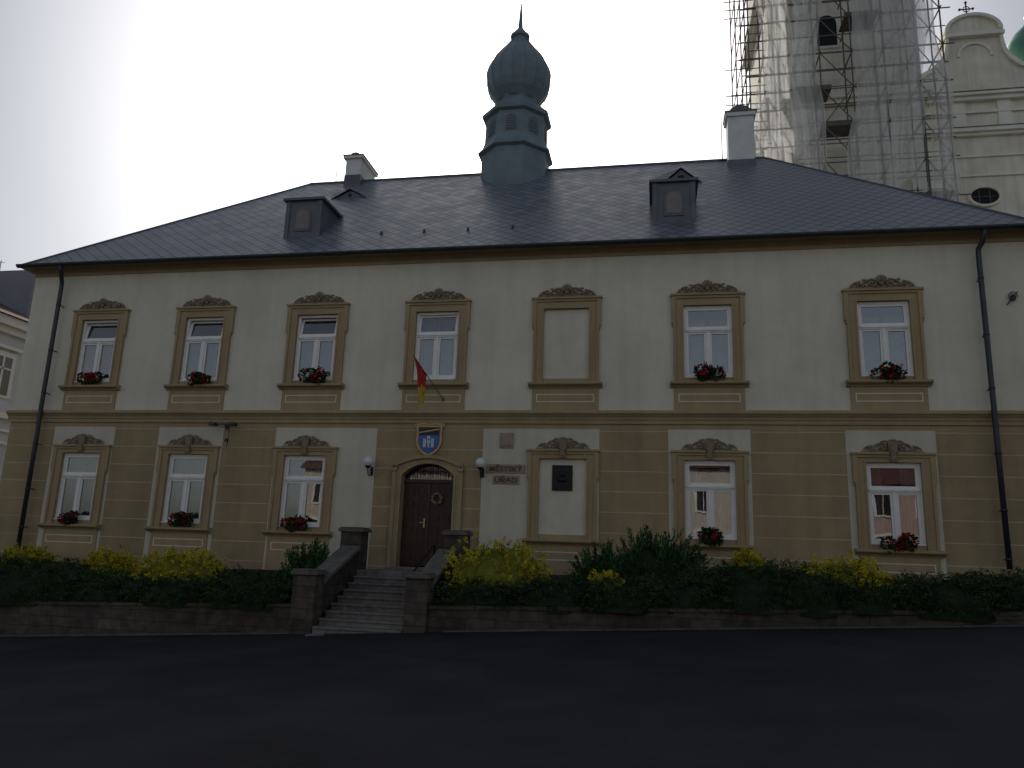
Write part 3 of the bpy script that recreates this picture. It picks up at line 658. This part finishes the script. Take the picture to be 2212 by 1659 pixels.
# ------------------------------------------------------------------ stairs
SX0,SX1=-6.58,-4.78
ST=empty("stone_staircase",(-5.68,-2.3,-1.6)); tag(ST,"worn stone staircase with pillars and sloping parapets up to door","staircase")
s=MB(); ns=9; zt=-.5; zb=-1.66; rs=(zt-zb)/ns; td=.275
for k in range(ns):
    z1=zt-k*rs; y1=-1.25-k*td
    s.box(SX0,SX1,y1-td,y1+.02,z1-rs-.9,z1-rs-.045)
    s.box(SX0,SX1,y1-td-.03,y1,z1-rs-.045,z1-rs)
s.box(SX0-.05,SX1+.05,-1.28,-.0,zt-.8,zt)
s.box(DC-.75,DC+.75,-.4,.25,zt,DB+.02)
world_child("steps",s,[STEP],ST,bev=.012)
def pillar(x0,x1,y0,y1,zb_,zt_):
    p_=MB(); p_.box(x0,x1,y0,y1,zb_,zt_-.1,0); p_.box(x0-.05,x1+.05,y0-.05,y1+.05,zt_-.1,zt_-.02,1); p_.box(x0-.02,x1+.02,y0-.02,y1+.02,zt_-.02,zt_+.01,1)
    world_child("pillar",p_,[BLOCK,STONE],ST,bev=.015)
pillar(-7.08,SX0-.0,-1.25,-.8,-1.8,.42); pillar(SX1+.13,-4.16,-1.25,-.8,-1.8,.42)
pillar(-7.07,SX0-.02,-3.45,-3.0,-2.0,-.48); pillar(SX1+.02,-4.32,-3.45,-3.0,-1.9,-.46)
for x0,x1 in ((-7.0,-6.62),(SX1+.04,-4.38)):
    p_=MB()
    def slab(z_off,th,xa,xb,m,mb=p_):
        ya,za,yb_,zb_=-3.02,-.66+z_off,-1.23,.02+z_off; i=len(mb.v)
        mb.v+=[(xa,ya,za-th),(xb,ya,za-th),(xb,yb_,zb_-th),(xa,yb_,zb_-th),(xa,ya,za),(xb,ya,za),(xb,yb_,zb_),(xa,yb_,zb_)]
        for f in ((0,3,2,1),(4,5,6,7),(0,1,5,4),(1,2,6,5),(2,3,7,6),(3,0,4,7)): mb.f.append(tuple(i+k for k in f)); mb.m.append(m)
    slab(0,.09,x0-.03,x1+.03,1); slab(-.092,1.4,x0+.04,x1-.04,0)
    world_child("parapet",p_,[BLOCK,STEP],ST,bev=.01)
h_=MB(); h_.tube([(SX1-.06,-3.1,-1.35),(SX1-.06,-3.1,-.62),(SX1-.06,-3.0,-.56),(SX1-.06,-1.4,.08),(SX1-.06,-1.3,.08),(SX1-.06,-1.3,-.5)],.018,8); world_child("handrail",h_,[IRON],ST,True)
# ------------------------------------------------------------------ retaining walls + bed
def wtop(x): return -.96+.036*x
def rwall(x0,x1,lab):
    e=empty("retaining_wall",((x0+x1)/2,-3.25,gz((x0+x1)/2,-3.3))); tag(e,lab,"retaining wall","low retaining walls along the planting beds")
    b_=MB(); n_=12
    for k in range(n_):
        xa=x0+(x1-x0)*k/n_; xb=x0+(x1-x0)*(k+1)/n_; i=len(b_.v)
        b_.v+=[(xa,-3.30,gz(xa,-3.3)-.5),(xb,-3.30,gz(xb,-3.3)-.5),(xb,-3.30,wtop(xb)),(xa,-3.30,wtop(xa)),(xa,-3.02,wtop(xa)),(xb,-3.02,wtop(xb))]
        b_.f+=[(i,i+1,i+2,i+3),(i+3,i+2,i+5,i+4)]; b_.m+=[0,0]
    world_child("masonry",b_,[BLOCK],e)
    b_=MB()
    for k in range(int((x1-x0)/.9)+1):
        xa=x0+k*.9; xb=min(x1,xa+.885)
        if xb-xa<.05: continue
        i=len(b_.v); t_=.06+random.uniform(-.008,.008); dy=random.uniform(-.012,.012)
        b_.v+=[(xa,-3.34+dy,wtop(xa)-.0),(xb,-3.34+dy,wtop(xb)),(xb,-2.98,wtop(xb)),(xa,-2.98,wtop(xa)),(xa,-3.34+dy,wtop(xa)+t_),(xb,-3.34+dy,wtop(xb)+t_),(xb,-2.98,wtop(xb)+t_),(xa,-2.98,wtop(xa)+t_)]
        for f in ((0,3,2,1),(4,5,6,7),(0,1,5,4),(1,2,6,5),(2,3,7,6),(3,0,4,7)): b_.f.append(tuple(i+q for q in f)); b_.m.append(0)
    world_child("coping",b_,[BLOCK],e)
rwall(-24,-7.08,"low stone block retaining wall beneath dark junipers beside staircase")
rwall(-4.31,13,"low stone block retaining wall beneath shrubs along the road")
k_=MB()
for x0 in np.arange(-24,13,1.0):
    if -7.6<x0<-4.7: continue
    xa,xb=x0,x0+.99; i=len(k_.v); y0,y1=-3.40,-3.29; hh=.02+random.uniform(0,.008)
    k_.v+=[(xa,y0,gz(xa,y0)-.1),(xb,y0,gz(xb,y0)-.1),(xb,y1,gz(xb,y1)-.1),(xa,y1,gz(xa,y1)-.1),(xa,y0,gz(xa,y0)+hh),(xb,y0,gz(xb,y0)+hh),(xb,y1,gz(xb,y1)+hh+.01),(xa,y1,gz(xa,y1)+hh+.01)]
    for f in ((0,3,2,1),(4,5,6,7),(0,1,5,4),(1,2,6,5),(2,3,7,6),(3,0,4,7)): k_.f.append(tuple(i+q for q in f)); k_.m.append(0)
kb=obj("kerb",k_.mesh("kerb",[STONE])); kb["kind"]="structure"
def bedz(x,y): 
    t_=min(1,max(0,(y+3.0)/3.0)); return (1-t_)*(wtop(x)-.0)+t_*(-.42+.022*x)
for x0,x1 in ((-24,-7.0),(-4.4,13)):
    b_=MB(); nx_=20; ny_=6
    for i in range(nx_+1):
        for j in range(ny_+1):
            x=x0+(x1-x0)*i/nx_; y_=-3.03+3.03*j/ny_; b_.v.append((x,y_,bedz(x,y_)))
    for i in range(nx_):
        for j in range(ny_):
            a=i*(ny_+1)+j; b_.f.append((a,a+ny_+1,a+ny_+2,a+1)); b_.m.append(0)
    o=obj("planting_bed_ground",b_.mesh("planting_bed_ground",[SOIL],True)); o["kind"]="structure"
# ------------------------------------------------------------------ shrubs
def shrub(name,x,y,rx,ry,zt_,mats,seed,style,label,cat,group,n=5200,drop=0.):
    global rng
    rng=np.random.default_rng(seed); z0=bedz(x,y)-drop; h_=zt_-z0
    mb=MB(); ph=rng.uniform(0,6.28,8)
    def lump(d):
        a=np.arctan2(d[:,1],d[:,0]); return 1+.07*np.sin(3*a+ph[0])+.06*np.sin(5*a+ph[1]+3*d[:,2])+.05*np.sin(9*a+ph[2]-4*d[:,2])
    def shape(d):
        hx=np.sign(d[:,0])*np.abs(d[:,0])**.8; hy=np.sign(d[:,1])*np.abs(d[:,1])**.8; hz=np.abs(d[:,2])**.75
        return np.stack([hx,hy,hz],1)
    seg,ring=24,8
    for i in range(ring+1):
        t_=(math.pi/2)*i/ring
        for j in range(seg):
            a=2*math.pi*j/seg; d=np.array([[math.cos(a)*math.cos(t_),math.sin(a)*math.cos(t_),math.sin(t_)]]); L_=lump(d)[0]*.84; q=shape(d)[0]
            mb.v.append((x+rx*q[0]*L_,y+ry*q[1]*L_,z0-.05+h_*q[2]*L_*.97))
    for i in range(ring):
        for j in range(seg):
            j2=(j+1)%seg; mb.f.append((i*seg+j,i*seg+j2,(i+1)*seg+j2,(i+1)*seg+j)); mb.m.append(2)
    per=26; nc=int(n/per); cd=unit(nc); cd[:,2]=abs(cd[:,2]); L_=lump(cd)*rng.uniform(.82,1.02,nc); q=shape(cd)
    cp=np.stack([x+rx*q[:,0]*L_,y+ry*q[:,1]*L_,z0+h_*q[:,2]*L_],1)
    P_=np.repeat(cp,per,0)
    if style=="juniper":
        sp=cd*np.array([1,1,.1])+unit(nc)*.5; sp[:,2]=abs(sp[:,2])*.35+.02; ln,jt=.22,.015; L,W=.055,.011
    elif style=="gold":
        sp=cd+unit(nc)*.5+np.array([0,0,.1]); ln,jt=.10,.02; L,W=.042,.015
    else:
        sp=cd+unit(nc)*.35+np.array([0,0,.8]); ln,jt=.30,.012; L,W=.085,.013
    sp/=np.linalg.norm(sp,axis=1)[:,None]; SP=np.repeat(sp,per,0)
    s_=np.tile(np.linspace(0,1,per),nc)[:,None]; P_=P_-SP*ln*.5+SP*s_*ln+rng.normal(size=(nc*per,3))*jt
    dd=SP+unit(nc*per)*(.8 if style!="green" else .5)
    dd/=np.linalg.norm(dd,axis=1)[:,None]
    cs=rng.choice([0,1,1,2] if style!="gold" else [0,0,1,1,2],nc); mi=np.repeat(cs,per); fl_=rng.random(nc*per)<.3; mi=np.where(fl_,rng.integers(0,3 if style!="gold" else 2,nc*per),mi)
    leafcloud(P_,dd,L,W,mi,mb.v,mb.f,mb.m)
    me=mb.mesh(name,mats); o=obj(name,me,None,(x,y,z0)); me.transform(Matrix.Translation((-x,-y,-z0)))
    tag(o,label,cat,group); return o
jl="dark green spreading juniper spilling over the retaining wall"
for i,(x,rx,zt_) in enumerate([(-17.6,1.5,-.48),(-15.4,1.5,-.5),(-13.3,1.5,-.58),(-11.5,1.3,-.74),(-9.9,1.3,-.74),(-8.3,1.15,-.66),
    (-3.35,1.05,-.54),(-1.9,1.2,-.46),(-.7,1.1,-.42),(.5,1.1,-.30),(1.7,1.3,-.02),(2.7,1.2,-.08),(3.8,1.1,-.28),(5.0,1.2,-.17),(6.3,1.3,-.11),(7.8,1.4,-.02)]):
    shrub("juniper_shrub",x,-2.54+.05*math.sin(i*2.3),rx,.96+.09*math.sin(i*1.7),zt_,JUN,100+i,"juniper",jl,"shrub","dark junipers along the front bed",n=9000,drop=.07+.06*math.sin(i*3.1))
for i,(x,zt_) in enumerate([(-16.5,-.5),(-14.3,-.5),(-9.2,-.62),(6.7,-.05)]):
    shrub("juniper_shrub",x,-1.5,1.3,.8,zt_,JUN,150+i,"juniper","dark green low juniper behind the front row","shrub","dark junipers along the front bed",n=5000)
yl="golden yellow-green low shrub in the planting bed by the facade"
for i,(x,y,rx,ry,zt_) in enumerate([(-15.1,-1.3,.65,.5,-.27),(-12.9,-1.2,.7,.4,-.32),(-10.4,-2.0,1.0,.85,-.21),(-3.2,-2.1,1.15,.9,.22),(-1.0,-2.6,.34,.35,-.38),(1.8,-1.2,.35,.3,.15),(3.5,-2.1,.9,.85,.10)]):
    shrub("golden_shrub",x,y,rx,ry,zt_,YSH,200+i,"gold",yl,"shrub","golden shrubs in the front bed",n=7500)
for i,(x,y,rx,ry,zt_) in enumerate([(-7.5,-1.8,.5,.5,-.05),(-.1,-1.7,1.05,.8,.36),(-1.15,-1.9,.5,.45,.08)]):
    shrub("green_shrub",x,y,rx,ry,zt_,GSH,300+i,"green","bright green feathery upright shrub in the planting bed","shrub","green shrubs in the front bed",n=7500 if rx>1 else 3600)
# ------------------------------------------------------------------ church tower with scaffolding
CT=empty("church_tower",(9.5,24,0)); tag(CT,"tall cream baroque church tower wrapped in scaffolding","church tower")
tx0,tx1,ty0,ty1=6.0,13.4,20.5,28.
w=MB(); w.box(tx0,tx1,ty0,ty1,-2,38,0)
for z in (17.5,23.3,31.0,37.5):
    w.box(tx0-.25,tx1+.25,ty0-.25,ty1+.25,z,z+.3,1); w.box(tx0-.45,tx1+.45,ty0-.45,ty1+.45,z+.3,z+.55,1)
for x in (tx0+.1,tx0+1.3,tx1-2.0,tx1-.8):
    w.box(x,x+.7,ty0-.15,ty0+.1,-2,17.5,1); w.box(x,x+.7,ty0-.15,ty0+.1,18.06,23.3,1); w.box(x,x+.7,ty0-.15,ty0+.1,23.86,31,1)
world_child("wall",w,[CHURCH,CHURCH2],CT)
for (cx,z0,w_,h_) in ((9.0,26.9,1.0,1.8),):
    s=MB(); arched(s,cx,z0-.15,w_+.35,h_+.35,ty0-.1,1,14,.2); arched(s,cx,z0,w_,h_,ty0-.13,0,14,.2)
    world_child("tower_window",s,[DARK,CHURCH2],CT)
t=MB(); t.lathe((tx0+tx1)/2,(ty0+ty1)/2,[(5.6,38),(5.2,39),(3.5,40.5),(3.6,42),(2.4,44.5),(.6,46),(.1,48)],8,0,E8); world_child("tower_cap",t,[VERD],CT)
SC=empty("scaffolding",(9.2,19,0)); tag(SC,"steel scaffolding with decks and torn netting around church tower","scaffolding")
s=MB(); zmax=36
fx0,fx1=4.7,13.8; yf,yi=18.3,19.7
colx=[4.7,5.4,6.6,8.1,9.6,11.1,12.6,13.8]
for x in colx:
    for y_ in (yf,yi): s.tube([(x,y_,0),(x,y_,zmax)],.04,5)
z=1.; lev=0
while z<zmax:
    for y_ in (yf,yi):
        s.tube([(fx0-random.uniform(.2,1.1),y_,z),(fx1+random.uniform(.1,.6),y_,z)],.035,5); s.tube([(fx0-.2,y_,z+1.0),(fx1+.2,y_,z+1.0)],.028,5)
    for x in colx: s.tube([(x,yf-.25,z-.05),(x,yi+.6,z-.05)],.035,5)
    for q in np.arange(0,2,.5): s.tube([(fx0-random.choice((.1,.2,1.2,.7)),yf+.05,z+q),(5.5,yf+.05,z+q)],.026,5)
    for y_ in (21.5,24,26.5): s.tube([(fx0,y_-2.5,z),(fx0,y_,z)],.03,5)
    k=lev%7; s.tube([(colx[k],yf,z),(colx[k+1],yf,z+2)],.028,5); s.tube([(colx[4],yf-.06,z),(colx[3],yf-.06,z+2)],.03,5)
    s.tube([(colx[7],yf,z),(colx[6],yf,z+2)],.028,5)
    z+=2.; lev+=1
for y_ in (21.5,24,26.5): s.tube([(fx0,y_,0),(fx0,y_,zmax)],.04,5); s.tube([(fx1,y_,0),(fx1,y_,zmax)],.04,5)
world_child("tube_frame",s,[PIPE],SC)
for z,xa,xb in ((17.05,7.0,9.2),(17.05,11.4,13.7),(21.05,8.1,9.8),(23.05,6.6,8.6),(27.05,9.4,11),(31.05,5.4,8),(15.05,5,13.8)):
    s=MB(); s.box(xa,xb,yf+.1,yi-.1,z,z+.06); s.box(xa,xb,yf+.02,yf+.1,z+.0,z+.2); world_child("deck",s,[DECK],SC)
def net(x0,x1,z0,z1,seed,flare=.0):
    rn=random.Random(seed); mb=MB(); nu,nv=30,60; ph=[rn.uniform(0,6.28) for _ in range(8)]
    for i in range(nu+1):
        for j in range(nv+1):
            u=i/nu; v=j/nv; z=z0+(z1-z0)*v
            l=x0+.25*math.sin(z*.5+ph[0])+.08*math.sin(z*1.3+ph[1])-flare*(1-v)**4
            r_=x1+.28*math.sin(z*.45+ph[2])+.10*math.sin(z*1.2+ph[3])
            gath=.78+.22*abs(math.sin(math.pi*z/8+ph[4]))
            x=(l+r_)/2+(l+(r_-l)*u-(l+r_)/2)*gath
            y_=yf-.14+.10*math.sin(u*21+ph[5]+.6*math.sin(z*.25))+.06*math.sin(u*39+ph[6]+z*.1)-.25*gath*math.sin(math.pi*u)
            zz=z+(.30*math.sin(u*7+ph[7])*(1-v))
            mb.v.append((x,y_,zz))
    for i in range(nu):
        for j in range(nv):
            a=i*(nv+1)+j; mb.f.append((a,a+nv+1,a+nv+2,a+1)); mb.m.append(0)
    world_child("netting",mb,[NET],SC,True)
net(5.0,7.0,19.6,36,1,.3); net(6.7,8.3,17.4,28,2,.6); net(9.5,11.5,16.2,36,3,.4); net(11.2,12.8,17.4,36,4); net(12.5,13.8,15.3,31,5,-.2); net(7.4,8.4,28,36,6); net(5.1,6.6,16.0,20.4,8)
# ------------------------------------------------------------------ church facade gable
CH=empty("church",(20,35,0)); tag(CH,"cream baroque church facade with curved gable and oval window","church")
cx=20.1; yc=30.
w=MB()
def sym(prof): return [(cx-x,z) for x,z in prof]+[(cx+x,z) for x,z in reversed(prof)]
w.box(cx-11,cx+11,yc,yc+26,-2,29.0,0)
half=[(6.4,29.0),(6.3,29.6),(5.6,29.8),(5.0,30.2),(4.2,30.4),(3.2,30.9),(2.5,31.3),(2.0,31.8),(1.7,32.3),(1.6,32.9),(1.55,33.5)]
w.prism(sym(half),yc+.1,yc+1.2,0)
hin=[(cx-x-.12,z+.02) for x,z in half]; hot=[(cx-x+.06,z-.2) for x,z in half]; band(w,hot,hin,yc-.1,yc+.1,1)
hin=[(cx+x+.12,z+.02) for x,z in half]; hot=[(cx+x-.06,z-.2) for x,z in half]; band(w,hin,hot,yc-.1,yc+.1,1)
top=[(1.5,33.5),(1.5,33.9)]+[(1.45*math.cos(a),33.9+.95*math.sin(a)) for a in np.linspace(.15,math.pi/2-.02,9)]
w.prism(sym(top),yc,yc+1.2,0)
w.box(cx-1.75,cx+1.75,yc-.25,yc+1.3,33.35,33.6,1)
cap=[(cx+1.72*math.cos(a),33.75+1.28*math.sin(a)) for a in np.linspace(.0,math.pi,25)]; capi=[(cx+1.5*math.cos(a),33.75+1.08*math.sin(a)) for a in np.linspace(.0,math.pi,25)]; band(w,capi,cap,yc-.2,yc+1.3,1)
arc_o=[(cx+1.05*math.cos(a),32.0+1.0*math.sin(a)) for a in np.linspace(.0,math.pi,21)]; arc_i=[(cx+.9*math.cos(a),32.0+.86*math.sin(a)) for a in np.linspace(.0,math.pi,21)]; band(w,arc_i,arc_o,yc-.02,yc+.15,1)
for z0,z1,pr in ((28.7,28.95,.35),(28.95,29.15,.55),(27.9,28.05,.15),(26.3,26.5,.25),(26.5,26.75,.45),(24.9,25.05,.12),(23.6,23.75,.12)):
    w.box(cx-11-pr,cx+11+pr,yc-pr,yc+.05,z0,z1,1)
for x in np.arange(cx-9.5,cx+10,2.6):
    w.box(x,x+.75,yc-.12,yc+.05,26.75,27.9,1); w.box(x,x+.75,yc-.12,yc+.05,28.05,28.7,1)
w.box(cx-11.5,cx+11.5,yc-.6,yc+.3,29.15,29.2,2); w.box(cx-11.5,cx+11.5,yc-.5,yc,26.75,26.79,2)
world_child("wall",w,[CHURCH,CHURCH2,DORM],CH)
s=MB(); ov=lambda a,b_:[(19.75+a*math.cos(q),22.25+b_*math.sin(q)) for q in np.linspace(0,2*math.pi,33)]
band(s,ov(.80,.55),ov(.95,.70),yc-.2,yc+.05,1); s.prism(ov(.82,.57)[:-1],yc-.04,yc-.02,0)
for dx in (-.3,.3): s.box(19.75+dx-.015,19.75+dx+.015,yc-.08,yc-.04,21.75,22.75,2)
s.box(18.97,20.53,yc-.08,yc-.04,22.235,22.265,2)
world_child("oval_window",s,[DARK,CHURCH,DORM],CH)
s=MB(); zc=34.95
s.tube([(cx-.05,yc+.5,zc),(cx-.05,yc+.5,zc+1.35)],.045,6); s.tube([(cx-.45,yc+.5,zc+.85),(cx+.35,yc+.5,zc+.85)],.045,6); s.ball((cx-.05,yc+.5,zc+.15),.14,seg=10,rings=8)
for a,b_ in ((-.45,.85),(.35,.85),(-.05,1.35)): s.ball((cx+a,yc+.5,zc+b_),.09,seg=8,rings=6)
s.tube([(cx-.05+.2*math.cos(q),yc+.5,zc+.85+.2*math.sin(q)) for q in np.linspace(0,2*math.pi,17)],.03,5)
world_child("cross",s,[IRON],CH)
s=MB(); s.lathe(24.75,32.5,[(1.3,28),(1.3,31.6),(1.55,31.8),(1.3,32.0)],8,1); s.lathe(24.75,32.5,[(1.1,31.9),(1.5,32.3),(1.85,33.1),(1.8,33.9),(1.3,34.8),(.6,35.5),(.3,36),(.4,36.3),(.1,37),(.02,38)],16,0)
world_child("onion_dome",s,[VERD,CHURCH],CH,True)
# ------------------------------------------------------------------ neighbour
NB=empty("neighbour_house",(-34,14,-3)); tag(NB,"pale grey neighbouring building with moulded cornice and maroon roof","house")
w=MB(); nx0,nx1,ny0,ny1=-42,-25.2,2.,30.
w.box(nx0,nx1,ny0,ny1,-4,8.2,0)
for z0,z1,pr in ((7.7,7.95,.2),(7.95,8.3,.45),(4.4,4.6,.2),(3.9,4.0,.1),(.6,.8,.15)): w.box(nx0-pr,nx1+pr,ny0-pr,ny1+pr,z0,z1,1)
world_child("wall",w,[NEIGH,CHURCH2],NB)
r_=MB(); a=(nx0-.6,ny0-.6,8.3);b_=(nx1+.6,ny0-.6,8.3);c_=(nx1+.6,ny1+.6,8.3);d_=(nx0-.6,ny1+.6,8.3);e0=(-33.5,8,12.2);e1=(-33.5,24,12.2)
r_.quad([a,b_,e0]);r_.quad([b_,c_,e1,e0]);r_.quad([c_,d_,e1]);r_.quad([d_,a,e0,e1]); world_child("roof",r_,[NROOF],NB)
c_=MB(); c_.box(-28.9,-26.4,9,12,8.6,11.2); c_.tube([(-28.7,9.5,11.2),(-28.7,9.5,11.9)],.02,5); c_.tube([(-28.9,9.5,11.8),(-28.5,9.5,11.8)],.012,5); world_child("roof_block",c_,[GREYB],NB)
for y_ in (4,7,10,13,16):
    for z in (1.6,5.3):
        s=MB(); s.box(nx1-.02,nx1+.06,y_-.6,y_+.6,z-.1,z+1.7,1); s.box(nx1,nx1+.08,y_-.42,y_+.42,z,z+1.5,0); s.box(nx1,nx1+.2,y_-.7,y_+.7,z+1.8,z+1.92,1)
        s.box(nx1+.08,nx1+.1,y_-.04,y_+.04,z,z+1.5,1); s.box(nx1+.08,nx1+.1,y_-.42,y_+.42,z+1.0,z+1.07,1); world_child("window",s,[NWIN,CHURCH2],NB)
# ------------------------------------------------------------------ houses across the street (seen in window reflections)
for i,(x0,x1,hh,c_) in enumerate(((-30,-17,8,(.5,.45,.36)),(-16,-5,7.5,(.46,.35,.31)),(-4,8,8.5,(.50,.46,.41)),(9,21,7.5,(.44,.31,.28)),(22,34,8,(.5,.45,.36)))):
    e=empty("street_house",((x0+x1)/2,-48,-1.6)); tag(e,"sunlit plastered town house with pitched red roof across the road","house","houses across the road")
    m1=mat("house_plaster_%d"%i,c_,.9,.05,1)
    w=MB(); w.box(x0,x1,-53,-44,-3,hh-1.6,0); world_child("wall",w,[m1],e)
    r_=MB(); zr=hh-1.6; r_.quad([(x1+.3,-43.6,zr),(x0-.3,-43.6,zr),(x0-.3,-48.5,zr+3.6),(x1+.3,-48.5,zr+3.6)]); r_.quad([(x0-.3,-53.4,zr),(x1+.3,-53.4,zr),(x1+.3,-48.5,zr+3.6),(x0-.3,-48.5,zr+3.6)])
    r_.quad([(x0,-44,zr),(x0,-53,zr),(x0,-48.5,zr+3.4)]); r_.quad([(x1,-53,zr),(x1,-44,zr),(x1,-48.5,zr+3.4)]); world_child("roof",r_,[NROOF],e)
    for k in range(4):
        for z in (.3,3.6):
            xx=x0+(x1-x0)*(k+.5)/4; s=MB(); s.box(xx-.75,xx+.75,-44.05,-43.9,z-.15,z+1.95,1); s.box(xx-.55,xx+.55,-44.0,-43.86,z,z+1.8,0); s.box(xx-.03,xx+.03,-44,-43.83,z,z+1.8,1); world_child("window",s,[DARK,WHITE],e)
# ------------------------------------------------------------------ light
SE,SA=34.,-13.
dv=Vector((math.sin(rad(SA))*math.cos(rad(SE)),math.cos(rad(SA))*math.cos(rad(SE)),math.sin(rad(SE))))
world=bpy.data.worlds.new("World"); scene.world=world; world.use_nodes=True; N=world.node_tree.nodes; L=world.node_tree.links
sky=N.new("ShaderNodeTexSky"); sky.sky_type='NISHITA'; sky.sun_disc=False; sky.sun_elevation=rad(SE); sky.sun_rotation=rad(SA); sky.air_density=1.0; sky.dust_density=3.0; sky.ozone_density=1.0; sky.altitude=300
hs=N.new("ShaderNodeHueSaturation"); hs.inputs["Saturation"].default_value=.5; L.new(sky.outputs[0],hs.inputs["Color"])
# shaped sky gain: aureole around the sun, darkened ring, far side bright for facade
tc=N.new("ShaderNodeTexCoord"); dp=N.new("ShaderNodeVectorMath"); dp.operation='DOT_PRODUCT'; L.new(tc.outputs["Generated"],dp.inputs[0]); dp.inputs[1].default_value=dv
cr=N.new("ShaderNodeValToRGB"); cr.color_ramp.interpolation='B_SPLINE'
els=cr.color_ramp.elements; els[0].position=0; els[0].color=(1,1,1,1); els[1].position=1; els[1].color=(1.15,1.15,1.15,1)
for p_,v_ in ((.50,.98),(.70,.68),(.86,.47),(.93,.76),(.965,1.05)):
    q=els.new(p_); q.color=(v_,v_,v_,1)
mr=N.new("ShaderNodeMath"); mr.operation='MULTIPLY_ADD'; mr.inputs[1].default_value=.5; mr.inputs[2].default_value=.5; L.new(dp.outputs["Value"],mr.inputs[0]); L.new(mr.outputs[0],cr.inputs[0])
mu=N.new("ShaderNodeMix"); mu.data_type='RGBA'; mu.blend_type='MULTIPLY'; mu.inputs[0].default_value=1; L.new(hs.outputs[0],mu.inputs[6]); L.new(cr.outputs[0],mu.inputs[7])
bg=N["Background"]; bg.inputs[1].default_value=.122; L.new(mu.outputs[2],bg.inputs[0])
sl=bpy.data.lights.new("sun",'SUN'); sl.energy=3.; sl.angle=rad(.5); sl.color=(1,.93,.82)
so=bpy.data.objects.new("sun",sl); COL.objects.link(so)
so.rotation_euler=dv.to_track_quat('Z','Y').to_euler(); so.location=dv*80
# ------------------------------------------------------------------ camera
cam=bpy.data.cameras.new("camera"); cam.sensor_width=36; cam.lens=1660/2212*36; cam.clip_end=3000; cam.clip_start=.1
co=bpy.data.objects.new("camera",cam); COL.objects.link(co)
M_=Matrix.Rotation(rad(10.97),4,'Z')@Matrix.Rotation(rad(90+12.323),4,'X')@Matrix.Rotation(rad(2.021),4,'Z')
co.matrix_world=Matrix.Translation((0,-18,0))@M_
scene.camera=co
scene.view_settings.view_transform='Standard'; scene.view_settings.look='None'; scene.view_settings.exposure=0
